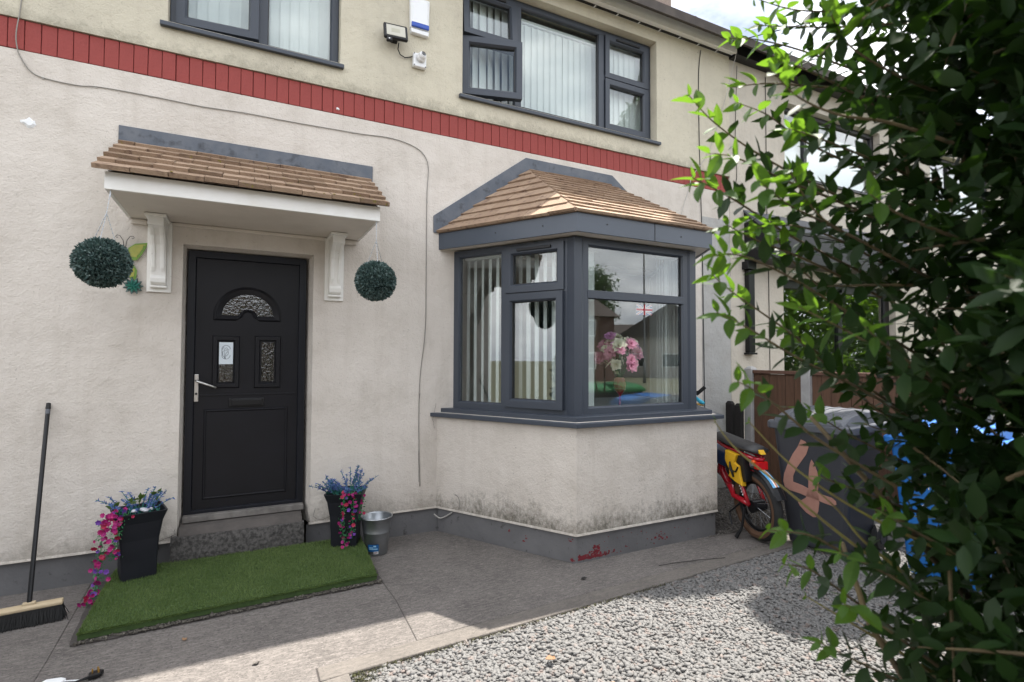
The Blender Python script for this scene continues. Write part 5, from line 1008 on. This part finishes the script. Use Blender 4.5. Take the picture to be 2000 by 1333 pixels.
MB().tube([bk(.0, .31, -.08), bk(.06, .42, -.08), bk(.13, .56, -.07), bk(.20, .66, -.05)], .017, 10).build('seat_stay', rp, t, smooth=True); MB().tube([bk(.0, .31, .08), bk(.06, .42, .08), bk(.13, .56, .07), bk(.20, .66, .05)], .017, 10).build('seat_stay', rp, t, smooth=True)
ck = MB()
for k in range(12):
    f0 = .045+.075*k/12; z0 = .39+.135*k/12
    ck.box(-.004, .004, -.0035, .0035, -.005, .005, Matrix.Translation(bk(f0, z0, -.099+(.006 if k % 2 else -.004))))
ck.build('checker_decal', 'upvc', t)
MB().tube([bk(-.06, .72, -.05), bk(.05, .735, -.06), bk(.30, .76, -.06), bk(.55, .80, -.03), bk(.80, .86, 0), bk(.95, .92, 0)], .018, 10).build('top_tube', rp, t, smooth=True); MB().tube([bk(-.06, .72, .05), bk(.05, .735, .06), bk(.30, .76, .06), bk(.55, .80, .03)], .016, 10).build('top_tube', rp, t, smooth=True); MB().tube([bk(-.06, .72, -.05), bk(-.10, .715, 0), bk(-.06, .72, .05)], .016, 10).build('tail_loop', rp, t, smooth=True)
MB().tube([bk(.40, .45, 0), bk(.70, .55, 0), bk(.93, .85, 0)], .03, 10).build('down_tube', rp, t, smooth=True)
# saddle
rings = []
for f, z, hw, h in ((-.10, .775, .055, .03), (-.08, .790, .095, .060), (.02, .800, .115, .075), (.20, .810, .120, .080), (.38, .830, .110, .080), (.46, .850, .085, .065), (.49, .855, .05, .03)):
    rings.append([bk(f, z+h*.5*sin(a)+.0, hw*cos(a)*(1 if sin(a) < .3 else .93)) for a in np.linspace(0, 2*pi, 15)[:-1]])
MB().loft(rings).build('saddle', 'seat', t, smooth=True)
# yellow bag and black holder on the near side
sd_ = -.135
MB().prism([bk(f, z, sd_) for f, z in ((.06, .735), (.22, .755), (.235, .66), (.19, .60), (.175, .555), (.20, .525), (.10, .49), (.005, .47), (.03, .56), (.04, .64), (.10, .66))], sdv*.05).build('bag', 'yellow', t, bevel=.008)
MB().prism([bk(f, z, sd_+.022) for f, z in ((.0, .72), (.26, .75), (.26, .58), (.12, .47), (-.03, .52))], sdv*.06).build('bag_holder', 'blackplastic', t, bevel=.008)
MB().tube([bk(.15, .66, sd_-.006), bk(.14, .60, sd_-.008), bk(.12, .57, sd_-.008), bk(.11, .53, sd_-.006)], [.006, .016, .012, .008], 8).build('strap', 'blackplastic', t); MB().tube([bk(.04, .63, sd_-.006), bk(.07, .585, sd_-.008), bk(.13, .585, sd_-.008)], .007, 8).build('strap', 'blackplastic', t)
MB().loft([[bk(f, z, s) for s, z in ((-.07, z0), (.07, z0), (.08, z1), (-.08, z1))] for f, z0, z1 in ((.27, .56, .70), (.60, .60, .74))]).build('battery_box', 'bikeblue', t, bevel=.012)
MB().loft([[bk(f, z, s) for s, z in ((-.05, .63), (.05, .63), (.05, .70), (-.05, .70))] for f in (-.05, -.11)]).build('tail_box', 'redlens', t, bevel=.008); MB().lathe([(max(.022*sin(a), .001), -.02*cos(a)) for a in np.linspace(0, pi, 7)], 10, bk(-.06, .69, -.055)).build('indicator', 'orange', t, smooth=True)
MB().prism([bk(-.13, .765, -.03), bk(-.10, .80, -.03), bk(-.08, .775, -.03)], sdv*.05).build('reflector', 'yellow', t)
# rear mudguard
def guard(r0, a0, a1, hw, m, nm, off=0):
    c = bk(0, .30); uz = (Vector((0, 0, 1))+sdv*lean).normalized(); ax = (sdv + Vector((0, 0, -lean))).normalized(); rings = []
    for a in np.linspace(a0, a1, 14): e = hd*cos(a)+uz*sin(a); rings.append([c+e*(r0-.010)-ax*hw, c+e*r0-ax*hw*.7, c+e*(r0+.004)+ax*0, c+e*r0+ax*hw*.7, c+e*(r0-.010)+ax*hw])
    return MB().loft(rings, False, False).build(nm, m, t)
guard(.335, rad(80), rad(158), .055, 'blackplastic', 'mudguard'); guard(.342, rad(105), rad(140), .034, 'stripeblue', 'mudguard_stripe'); guard(.3455, rad(105), rad(140), .020, 'upvc', 'mudguard_stripe'); guard(.349, rad(105), rad(140), .008, 'stripeorange', 'mudguard_stripe')
MB().tube([bk(.05, .28, -.09), bk(.05, .10, -.13), bk(.08, .015, -.17)], [.012, .011, .018], 8).build('kick_stand', 'blackplastic', t); MB().tube([bk(.10, .30, -.10), bk(.20, .20, -.14), bk(.16, .10, -.15)], .009, 8).build('crank', 'blackplastic', t)
MB().tube([bk(.95, .62, 0), bk(1.16, .30, .07)], .022, 8).tube([bk(.95, .62, 0), bk(1.16, .30, -.07)], .022, 8).tube([bk(.97, .60, 0), bk(.88, 1.10, 0)], .024, 8).build('fork', 'blackplastic', t)
hb = MB().tube([(4.52, -.40, 1.225), (4.47, -.32, 1.19), (4.33, -.28, 1.14), (4.20, -.33, 1.10)], .013, 8).build('handlebar', 'blackplastic', t); MB().tube([(4.535, -.425, 1.262), (4.488, -.345, 1.178)], .020, 10).build('grip', 'rubber', t)
MB().tube([(4.47, -.345, 1.145), (4.50, -.40, 1.095), (4.515, -.43, 1.085)], [.018, .024, .016], 8).build('brake_lever', 'cyan', t); MB().tube([(4.46, -.35, 1.075), (4.52, -.42, 1.065)], .012, 8).build('lever_trim', 'gold', t)
tag(MB().loft([[(4.28, -.72, .0), (4.38, -.70, .0), (4.40, -.62, .0), (4.30, -.60, .0)], [(4.29, -.71, .03), (4.37, -.69, .025), (4.38, -.64, .028), (4.31, -.62, .02)]]).build('blue_wrapper', 'binblue', bevel=.004), 'crumpled blue wrapper on the soil beside the bay', 'litter')

# ================================================================ GRAVEL STONES, MOSS
ico = bpy.data.meshes.new('tmp_ico'); import bmesh
bm = bmesh.new(); bmesh.ops.create_icosphere(bm, subdivisions=1, radius=1.0); iv = np.array([v.co for v in bm.verts]); ifc = [tuple(v.index for v in f.verts) for f in bm.faces]; bm.free()
def stones(n, inside, zbase, smin, smax, name, m, seed):
    g = np.random.default_rng(seed); P = []; 
    while len(P) < n:
        q = g.random((n, 2)); q = inside(q); P.extend(q.tolist())
    P = np.array(P[:n]); s = smin+(smax-smin)*g.random((n, 1))**1.6; scl = s*np.stack([1.15+.5*g.random(n), .8+.35*g.random(n), .5+.35*g.random(n)], 1)
    Vs = []; Fs = []; off = 0
    for k in range(8):
        sel = np.arange(k, n, 8); jv = iv*(1+g.normal(0, .17, (len(iv), 1))); a = g.random(len(sel))*2*pi; tl = g.normal(0, .38, (len(sel), 2)); ca, sa = np.cos(a), np.sin(a); z0 = np.zeros(len(sel)); o1 = np.ones(len(sel))
        Rz = np.stack([np.stack([ca, -sa, z0], 1), np.stack([sa, ca, z0], 1), np.stack([z0, z0, o1], 1)], 1); cx_, sx_ = np.cos(tl[:, 0]), np.sin(tl[:, 0]); Rx = np.stack([np.stack([o1, z0, z0], 1), np.stack([z0, cx_, -sx_], 1), np.stack([z0, sx_, cx_], 1)], 1)
        pos = np.column_stack([P[sel], zbase+scl[sel, 2]*.4+g.random(len(sel))*.010]); V, F = scatter(jv, ifc, pos, Rx @ Rz, scl[sel]); Vs.append(V); Fs.append(F+off); off += len(V)
    o = link(name, np_mesh(name, np.vstack(Vs), np.vstack(Fs)), m); o['kind'] = 'stuff'; return o
def g_main(q):
    x = .50+q[:, 0]*5.0; y = -4.2+q[:, 1]*2.6; edge = -1.900+(x-.5)*.0512; ok = (y < edge) & ((x < 4.45) | (y < -1.55)) & (x > .515); return np.column_stack([x, y])[ok]
tag(stones(66000, g_main, -.020, .0075, .0145, 'gravel', 'gravel', 1), 'pale grey angular gravel covering the front drive', 'gravel')
def g_side(q):
    x = 3.7+q[:, 0]*1.7; y = -1.62+q[:, 1]*1.6; ok = (y < -1.25+(x-3.7)*1.6) & (y > -1.62+(x-3.7)*.02); ok &= ~((y < -1.25) & (x < 4.38) & (y > -1.6)); return np.column_stack([x, y])[ok]
tag(stones(5200, g_side, -.006, .006, .012, 'loose_stones', 'loose', 2), 'dirty scattered stones on the soil beside the bay', 'gravel')
def g_crumb(q):
    x = -.79+q[:, 0]*1.70; y = -.962+.043*(x+.79)+(q[:, 1]-.35)*.035; return np.column_stack([x, y])
tag(stones(900, g_crumb, .004, .003, .009, 'crumbs', 'soil', 6), 'dark crumbs of soil along the front edge of the grass mat', 'soil')
g = np.random.default_rng(5); n = 1500; xx = .52+g.random(n)**1.3*2.2; xx[:500] = .52+abs(g.normal(0, .05, 500)); yy = -1.905+(xx-.5)*.0512-abs(g.normal(0, .012, n)); yy[:500] = -1.91-g.random(500)*.10
V, F = scatter(leafv, leaff, np.column_stack([xx, yy, -.004+g.random(n)*.012]), rand_rot(n, g), (.006+.006*g.random((n, 1)))*np.ones((1, 3))); keep = link('moss', np_mesh('moss', V, F), 'moss'); keep['kind'] = 'stuff'; tag(keep, 'thin line of moss between the edging and the gravel', 'moss')

# ================================================================ PRIVET HEDGE
hedge = thing('privet_hedge', 'dark privet hedge with backlit bright green leafy shoots beside the drive', 'hedge', (2.2, -4.1, -.02))
def leafmesh(k):
    r = random.Random(k); n = 6; mb = MB(); w = r.uniform(.19, .25); cv = r.uniform(.05, .22); fold = r.uniform(.02, .10); L_, Rg, Md = [], [], []
    for i in range(n+1):
        u = i/n; half = w*(sin(pi*u**.80))**.85 if 0 < u < 1 else 0.0; z = -cv*u*u; Md.append((u, 0, z)); L_.append((u, half, z+fold*half/w+.01*r.uniform(-1, 1))); Rg.append((u, -half, z+fold*half/w+.01*r.uniform(-1, 1)))
    for i in range(n):
        for S_ in (L_, Rg):
            if i == 0: mb.quad(Md[0], S_[1], Md[1]) if S_ is Rg else mb.quad(Md[0], Md[1], S_[1])
            elif i == n-1: mb.quad(Md[i], S_[i], Md[n]) if S_ is Rg else mb.quad(Md[i], Md[n], S_[i])
            else: mb.quad(Md[i], S_[i], S_[i+1], Md[i+1]) if S_ is Rg else mb.quad(Md[i], Md[i+1], S_[i+1], L_[i])
    me = bpy.data.meshes.new('leaf'); me.from_pydata(mb.v, [], mb.f); me.update(); me.polygons.foreach_set('use_smooth', [True]*len(me.polygons)); return me
LM = [leafmesh(k) for k in range(6)]
SPR = [
([(0.831,-3.845,2.133),(0.916,-3.837,2.094),(1.041,-3.848,2.044),(1.199,-3.876,1.989),(1.433,-3.942,1.905)],1,0),
([(0.906,-3.905,2.107),(1.018,-3.892,2.110),(1.137,-3.882,2.086),(1.284,-3.886,2.062),(1.510,-3.929,2.008)],1,0),
([(0.751,-3.932,1.916),(0.847,-3.897,1.921),(0.961,-3.870,1.910),(1.141,-3.876,1.850),(1.436,-3.938,1.742)],1.1,0),
([(0.778,-3.947,1.963),(0.858,-3.932,1.977),(0.942,-3.919,1.975),(1.049,-3.917,1.960),(1.199,-3.936,1.931),(1.443,-4.001,1.844)],1.1,0),
([(0.971,-3.833,2.300),(1.070,-3.828,2.327),(1.203,-3.840,2.333),(1.354,-3.860,2.320),(1.574,-3.915,2.281)],1,0),
([(1.115,-3.797,2.392),(1.264,-3.799,2.431),(1.424,-3.807,2.472),(1.657,-3.853,2.526)],0.9,0),
([(0.932,-3.864,2.163),(1.064,-3.858,2.207),(1.233,-3.870,2.234),(1.483,-3.924,2.255)],1,0),
([(0.748,-3.981,1.761),(0.848,-3.962,1.773),(0.984,-3.960,1.744),(1.140,-3.968,1.688),(1.390,-4.021,1.568)],1.1,0),
([(0.826,-3.908,1.744),(0.914,-3.881,1.717),(1.067,-3.887,1.646),(1.243,-3.903,1.555),(1.509,-3.963,1.404)],1,0),
([(0.750,-4.030,1.539),(0.856,-4.008,1.504),(1.005,-4.006,1.419),(1.213,-4.034,1.314)],1.1,0),
([(0.756,-3.975,1.466),(0.825,-3.966,1.407),(0.945,-3.982,1.321),(1.082,-4.006,1.220),(1.264,-4.052,1.092)],1,1),
([(0.810,-4.002,1.466),(0.939,-4.008,1.366),(1.114,-4.038,1.265),(1.329,-4.088,1.166)],1,1),
([(0.967,-4.021,1.333),(1.042,-4.021,1.280),(1.123,-4.022,1.209),(1.244,-4.043,1.124)],1,1),
([(0.845,-4.013,1.271),(0.958,-4.014,1.246),(1.061,-4.008,1.199),(1.254,-4.048,1.102)],1,0),
([(0.916,-3.991,1.190),(1.007,-3.980,1.162),(1.122,-3.980,1.091),(1.323,-4.021,0.948)],0.9,0),
([(0.953,-4.007,1.132),(1.118,-4.032,1.033),(1.314,-4.071,0.912)],0.9,1),
([(0.751,-4.104,2.036),(0.823,-4.098,2.014),(0.921,-4.106,2.002),(1.042,-4.125,2.005),(1.186,-4.156,1.984)],1.0,0),
([(0.864,-4.108,2.090),(0.952,-4.099,2.164),(1.070,-4.106,2.243)],1,0),
([(0.931,-3.925,2.325),(1.109,-3.905,2.364),(1.335,-3.911,2.430),(1.582,-3.927,2.523)],1,0),
([(0.862,-3.985,1.823),(1.009,-3.967,1.847),(1.187,-3.964,1.826),(1.445,-3.999,1.736)],1,0),
([(1.108,-3.890,1.934),(1.310,-3.881,1.944),(1.580,-3.905,1.917)],0.9,0),
([(0.930,-4.050,1.071),(1.057,-4.056,1.001),(1.200,-4.070,0.927)],1,0),
([(0.999,-3.936,1.642),(1.131,-3.927,1.578),(1.303,-3.936,1.472),(1.543,-3.979,1.354)],1,0),
([(1.011,-3.895,1.877),(1.113,-3.869,1.813),(1.286,-3.879,1.702),(1.519,-3.916,1.501)],1,0),
([(1.049,-3.956,1.472),(1.194,-3.953,1.410),(1.369,-3.965,1.342),(1.578,-3.994,1.254)],1,0),
([(0.840,-4.081,1.665),(0.986,-4.079,1.625),(1.162,-4.091,1.559),(1.352,-4.110,1.474)],1.1,0),
([(0.909,-4.101,1.249),(1.034,-4.107,1.194),(1.192,-4.128,1.098)],1.1,0),
([(0.973,-4.026,1.357),(1.147,-4.000,1.303),(1.365,-3.996,1.233)],1,0),
([(0.878,-4.117,2.168),(0.977,-4.093,2.146),(1.134,-4.097,2.126),(1.322,-4.117,2.109)],1.1,0),
([(0.866,-4.047,1.917),(0.981,-4.028,1.852),(1.139,-4.032,1.808),(1.359,-4.067,1.734)],1.1,0),
([(0.780,-3.960,1.663),(0.878,-3.947,1.638),(1.019,-3.956,1.578),(1.190,-3.979,1.513),(1.372,-4.007,1.429)],1.1,0),
([(0.818,-4.021,1.898),(0.928,-4.002,1.872),(1.064,-3.996,1.850),(1.269,-4.023,1.789)],1.1,0),
([(0.851,-3.924,1.841),(0.963,-3.906,1.825),(1.123,-3.911,1.795),(1.338,-3.944,1.723)],1.1,0),
([(0.980,-3.946,2.193),(1.100,-3.933,2.208),(1.270,-3.944,2.185),(1.474,-3.971,2.130)],1,0),
([(0.911,-4.016,2.011),(1.027,-4.001,2.020),(1.189,-4.008,2.004),(1.404,-4.042,1.961)],1.1,0),
([(0.867,-4.134,1.185),(1.000,-4.115,1.115),(1.177,-4.117,1.001)],1.1,0),
([(0.889,-4.160,1.628),(1.016,-4.139,1.588),(1.194,-4.144,1.521)],1.0,0),
([(0.893,-4.170,1.840),(1.020,-4.150,1.828),(1.206,-4.160,1.801)],1.0,0),
([(0.916,-4.164,1.333),(1.053,-4.148,1.276),(1.234,-4.153,1.194)],1.0,0),
]
r = random.Random(77); leaf_list = []; twigs = MB(); twigs_g = MB()
def grow(path, ls, bare, seed, first=True):
    """one shoot: curved twig with opposite pairs of leaves"""
    rr_ = random.Random(seed); P = [Vector(p) for p in path]; out = []
    for k in range(len(P)-1):
        p0, p1, p2, p3 = P[max(k-1, 0)], P[k], P[k+1], P[min(k+2, len(P)-1)]
        for q in range(6): tt = q/6; out.append(.5*((2*p1)+(p2-p0)*tt+(2*p0-5*p1+4*p2-p3)*tt*tt+(3*p1-p0-3*p2+p3)*tt**3))
    out.append(P[-1]); n_ = len(out); (twigs_g if bare else twigs).tube(out, [.0009+.0030*(k/n_) for k in range(n_)], 5)
    s_ = 0.0; nxt = .004; pair = 0; total = sum((out[k+1]-out[k]).length for k in range(n_-1))
    for k in range(n_-1):
        seg = (out[k+1]-out[k]); l = seg.length
        while nxt < s_+l:
            p = out[k]+seg*((nxt-s_)/l); ax = -seg.normalized(); f = nxt/total
            if not bare or nxt < .012:
                ang = (0 if pair % 2 else pi/2) + rr_.uniform(-.4, .4); o1 = ax.cross(Vector((0, 0, 1))).normalized(); o2 = ax.cross(o1)
                for q in (0, 1):
                    if rr_.random() < .14 and nxt > .02: continue
                    side = (o1*cos(ang+pi*q)+o2*sin(ang+pi*q)); d_ = (ax*rr_.uniform(.45, 1.0)+side*rr_.uniform(.7, 1.1)+Vector((0, 0, rr_.uniform(-.25, .25)))).normalized(); up = (Vector((0, 0, 1))+Vector((rr_.gauss(0, .45), rr_.gauss(0, .45), 0))).normalized()
                    sz = ls*rr_.uniform(.040, .056)*(.55 if nxt < .012 else 1.0)*(.5 if bare else 1); leaf_list.append((p, d_, up, sz, f))
            nxt += (.024+.012*rr_.random())*(1.0 if nxt > .03 else .7); pair += 1
        s_ += l
for k, (pts, ls, bare) in enumerate(SPR): grow(pts, ls, bare, 100+k)
# the 300 leaves that stand out on the shoots are single leaves, the rest of the crown is one mass
leaf_list.sort(key=lambda q: q[4]); single = leaf_list[:300]; rest = leaf_list[300:]
def lmat(p, d_, up, s):
    y = up.cross(d_).normalized(); z = d_.cross(y); m_ = Matrix(((d_.x*s, y.x*s, z.x*s, p.x), (d_.y*s, y.y*s, z.y*s, p.y), (d_.z*s, y.z*s, z.z*s, p.z), (0, 0, 0, 1))); return m_
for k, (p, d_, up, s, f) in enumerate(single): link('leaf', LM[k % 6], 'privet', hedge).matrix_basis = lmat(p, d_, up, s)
# crown mass in world space: fills the hedge run x 1.2..4.6, y -4.8..-3.72
g = np.random.default_rng(11); pos, dr_, sc_ = [], [], []
def shoots(n, xr, yr, zr, lmin, lmax, outb, big=1.0):
    for k in range(n):
        p = np.array([g.uniform(*xr), g.uniform(*yr), g.uniform(*zr)])
        if yr[0] > -5 and p[2] < 2.4 and p[0] < 1.28+(p[1]+4.02)*1.05: p[0] = 2.9-p[0]
        d_ = g.normal(size=3)*np.array([.8, .9, .5])+np.array([outb*(-.6 if p[0] < 1.7 else 0), .35*(1 if p[1] > -4.2 else -1), .45]); d_ /= np.linalg.norm(d_); l = g.uniform(lmin, lmax); q = p+d_*l+np.array([0, 0, -.12*l])
        m_ = int(l/.027); b = g.normal(size=3); b -= d_*b.dot(d_); b /= np.linalg.norm(b); c_ = np.cross(d_, b)
        if g.random() < .22: twigs.tube([tuple(p), tuple((p+q)/2+d_*.01), tuple(q)], [.0035, .0025, .001], 4, False)
        for i in range(m_):
            f = (i+.5)/m_; pt = p+(q-p)*f
            for sgn in (-1, 1):
                e = (b if i % 2 else c_)*sgn; pos.append(pt); dr_.append(d_*g.uniform(.3, .9)+e*g.uniform(.7, 1.1)+g.normal(size=3)*.15); sc_.append(g.uniform(.040, .066)*big)
shoots(4700, (.95, 2.3), (-4.72, -4.03), (.0, 2.6), .10, .22, .05); shoots(520, (1.55, 3.0), (-4.1, -3.55), (2.85, 3.3), .12, .24, 0); shoots(700, (2.2, 3.4), (-4.75, -3.98), (.0, 2.9), .16, .34, 0); shoots(200, (3.3, 4.2), (-4.75, -3.98), (.0, 2.8), .18, .36, 0); shoots(420, (1.50, 2.4), (-4.6, -4.05), (2.40, 3.0), .14, .30, .1); shoots(60, (1.30, 1.5), (-4.2, -4.0), (.5, 2.4), .12, .22, .2)  # raised upper runs are an unseen overhang added to shade the hedge face
shoots(420, (.75, 2.6), (-6.3, -4.95), (.1, 3.4), .2, .4, 0, 1.7)  # unseen mass added behind the camera to block sky light on the hedge
for (p, d_, up, s, f) in rest: pos.append(np.array(p)); dr_.append(np.array(d_)); sc_.append(s)
pos = np.array(pos); dr_ = np.array(dr_); sc_ = np.array(sc_); N_ = len(pos)
upv = np.tile(np.array([0, 0, 1.0]), (N_, 1))+g.normal(0, .45, (N_, 3)); Rm = frame_rot(dr_, upv)
lv = np.array([(0, 0, 0), (.28, .19, .03), (.62, .20, -.01), (1, 0, -.10), (.62, -.20, -.01), (.28, -.19, .03), (.45, 0, -.03)]); lf = [(0, 6, 1), (1, 6, 2), (2, 6, 3), (3, 6, 4), (4, 6, 5), (5, 6, 0)]
V, F = scatter(lv, lf, pos, Rm, sc_[:, None]*np.ones((1, 3))); o = link('foliage', np_mesh('foliage', V, F), 'privet_shade', hedge); o['kind'] = 'stuff'
twigs.build('twigs', 'twig', hedge)['kind'] = 'stuff'; twigs_g.build('young_twigs', 'twig_green', hedge)['kind'] = 'stuff'
for k in range(16):
    x_ = 1.55+k*.24+random.uniform(-.08, .08); y_ = -4.25+random.uniform(-.18, .18); MB().tube([(x_, y_, -.05), (x_+random.uniform(-.06, .06), y_+random.uniform(-.05, .05), .6), (x_+random.uniform(-.14, .14), y_+random.uniform(-.15, .15), 1.4), (x_+random.uniform(-.22, .22), y_+random.uniform(-.2, .2), 2.3)], [.020, .016, .011, .005], 7).build('stem', 'twig', hedge, smooth=True)
for pts in ([(1.05, -4.02, 1.22), (1.12, -4.03, 1.05), (1.30, -4.10, .75), (1.55, -4.2, .2)], [(1.02, -3.98, 1.46), (1.20, -4.0, 1.30), (1.45, -4.05, 1.05)]): MB().tube(pts, [.004]+[.006]*(len(pts)-2)+[.010], 7).build('stem', 'twig', hedge, smooth=True)

# ================================================================ ACROSS THE STREET (seen mirrored in the bay glass)
wheelie_bin('wheelie_bin', 'green lidded wheelie bin on the pavement near the hedge end', (5.9, -5.75, -.02), rad(-80), 'bingrey', 'bingreen', 'green lidded bins on the pavement'); wheelie_bin('wheelie_bin', 'second green lidded wheelie bin on the pavement, further from the hedge', (6.65, -5.72, -.02), rad(-95), 'bingrey', 'bingreen', 'green lidded bins on the pavement')
def far_house(label, x, y, w, d_, ez, rz_, wallm, rot=0.0, gable=False):
    t = thing('far_house', label, 'house', (x, y, -.16), None, rot, True)
    MB().box(-w/2, w/2, -d_/2, d_/2, 0, ez).build('wall', wallm, t)
    if gable: MB().prism([(-w/2-.3, -d_/2-.3, ez), (0, -d_/2-.3, rz_), (w/2+.3, -d_/2-.3, ez)], (0, d_+.6, 0)).build('roof', 'farroof', t)
    else: ro_ = MB().prism([(-w/2-.3, -d_/2-.4, ez), (-w/2-.3, 0, rz_), (-w/2-.3, d_/2+.4, ez)], (w+.6, 0, 0)).build('roof', 'farroof', t); MB().box(-1.2, -.1, -.4, .4, rz_-.6, rz_+1.5).build('chimney', 'farbrick', ro_)
    for i in range(max(int(w/3), 1)):
        for z in (.9, 3.3):
            if z+1.3 < ez: wx_ = -w/2+1.5+i*3; q = MB().box(wx_-.8, wx_+.8, d_/2, d_/2+.06, z, z+1.25).build('window', 'upvc', t); MB().box(wx_-.7, wx_+.7, d_/2+.06, d_/2+.07, z+.1, z+1.15).build('pane', 'blacklens', q)
    return t
far_house('dark brick terrace across the street', 46, -58, 22, 9, 4.2, 6.4, 'farbrick', rad(40)); far_house('pale gabled house across the street', 37, -36, 9, 10, 3.6, 6.6, 'farrender', rad(45), True); far_house('brick terrace facing the drive', 5, -34, 40, 9, 4.8, 7.4, 'farbrick'); far_house('brick terrace further up the street', -38, -36, 36, 9, 4.8, 7.4, 'farbrick')
t = thing('street_lamp', 'tall grey street lamp across the road', 'lamp', (24.0, -25.0, -.1)); MB().tube([(24, -25, -.1), (24, -25, 1.2), (24, -25, 1.25), (24, -25, 8.3), (23.8, -24.8, 8.5), (23.2, -24.3, 8.55)], [.11, .11, .07, .05, .045, .04], 10).build('column', 'lamppost', t, smooth=True); MB().box(22.7, 23.3, -24.5, -24.2, 8.5, 8.62).build('lantern', 'lamppost', t, bevel=.02)
def far_tree(label, x, y, h, R, n, seed):
    t = thing('street_tree', label, 'tree', (x, y, -.16)); g2 = np.random.default_rng(seed); MB().tube([(x, y, -.16), (x+.1, y, h*.3), (x-.1, y+.1, h*.6), (x, y, h*.85)], [.22, .17, .11, .04], 9).build('trunk', 'bark', t, smooth=True)
    cl = g2.normal(size=(40, 3)); cl /= np.linalg.norm(cl, axis=1)[:, None]; cl = cl*np.array([R*.75, R*.75, h*.33])*g2.random((40, 1))**.4+np.array([x, y, h*.62]); ci = g2.integers(0, 40, n); P = cl[ci]+g2.normal(size=(n, 3))*R*.22
    V, F = scatter(leafv, leaff, P, rand_rot(n, g2), (.16+.12*g2.random((n, 1)))*np.ones((1, 3))); o = link('crown', np_mesh('crown', V, F), 'farfoliage', t); o['kind'] = 'stuff'
far_tree('tall bushy tree across the street mirrored in the bay', 26.2, -33.6, 9.5, 2.0, 9000, 3)

t = thing('added_shade_tree', 'unseen tree added in the next garden so that its crown shades the gravel', 'tree', (5.95, -3.3, -.16)); g2 = np.random.default_rng(9)  # added out of view, crown clumps shaped to cast the gravel shade
MB().tube([(5.95, -3.3, -.16), (5.95, -3.2, 1.6), (5.9, -3.0, 3.2), (5.8, -2.5, 4.7), (5.8, -1.6, 6.2), (5.7, -.9, 6.7)], [.10, .085, .07, .055, .035, .012], 9).build('trunk', 'bark', t, smooth=True)
MB().tube([(5.85, -2.8, 4.0), (6.2, -1.9, 5.6), (6.3, -.8, 6.6)], [.04, .03, .01], 7).tube([(5.82, -2.2, 5.4), (5.5, -1.3, 6.6)], [.03, .01], 7).build('limb', 'bark', t, smooth=True)
P = []
for (cx_, cy_, cz_, rx_, ry_, rz_, n_) in ((5.96, -1.09, 6.7, .66, .36, .26, 7500), (5.84, -.34, 6.7, 1.0, .33, .26, 8500), (6.7, -2.6, 5.9, .6, .6, .5, 3000)):
    q = g2.normal(size=(n_, 3)); q /= np.linalg.norm(q, axis=1)[:, None]; P.append(q*g2.random((n_, 1))**(1/3)*np.array([rx_, ry_, rz_])+np.array([cx_, cy_, cz_]))
P = np.vstack(P); V, F = scatter(lv, lf, P, rand_rot(len(P), g2), (.07+.04*g2.random((len(P), 1)))*np.ones((1, 3))); o = link('crown', np_mesh('crown', V, F), 'farfoliage', t); o['kind'] = 'stuff'

hedge2 = thing('privet_hedge', 'clipped hedge along the neighbouring front gardens further up the street', 'hedge', (13.5, -4.3, -.1)); P = np.column_stack([9.5+9*g2.random(15000), -4.9+1.1*g2.random(15000), 4.0*g2.random(15000)]); V, F = scatter(lv, lf, P, rand_rot(15000, g2), (.14+.10*g2.random((15000, 1)))*np.ones((1, 3))); o = link('foliage', np_mesh('foliage', V, F), 'privet', hedge2); o['kind'] = 'stuff'
for k in range(10): MB().tube([(10+k*.9, -4.35, -.16), (10.05+k*.9, -4.3, 1.2), (10+k*.9, -4.4, 2.2)], [.03, .022, .01], 6).build('stem', 'twig', hedge2)

sky_block_hedge = thing('privet_hedge', 'unseen low hedge added to block sky light on the side of the drive away from the bay', 'hedge', (-3.2, -3.2, -.1)); P = np.column_stack([-3.7+.9*g2.random(12000), -6.5+5.6*g2.random(12000), 1.6*g2.random(12000)]); V, F = scatter(lv, lf, P, rand_rot(12000, g2), (.10+.08*g2.random((12000, 1)))*np.ones((1, 3))); o = link('foliage', np_mesh('foliage', V, F), 'privet_shade', sky_block_hedge); o['kind'] = 'stuff'  # added out of view to cut low sky light on wall and path
for k in range(7): MB().tube([(-3.25, -6.2+k*.8, -.1), (-3.2, -6.15+k*.8, .8), (-3.3, -6.2+k*.8, 1.4)], [.03, .022, .01], 6).build('stem', 'twig', sky_block_hedge)
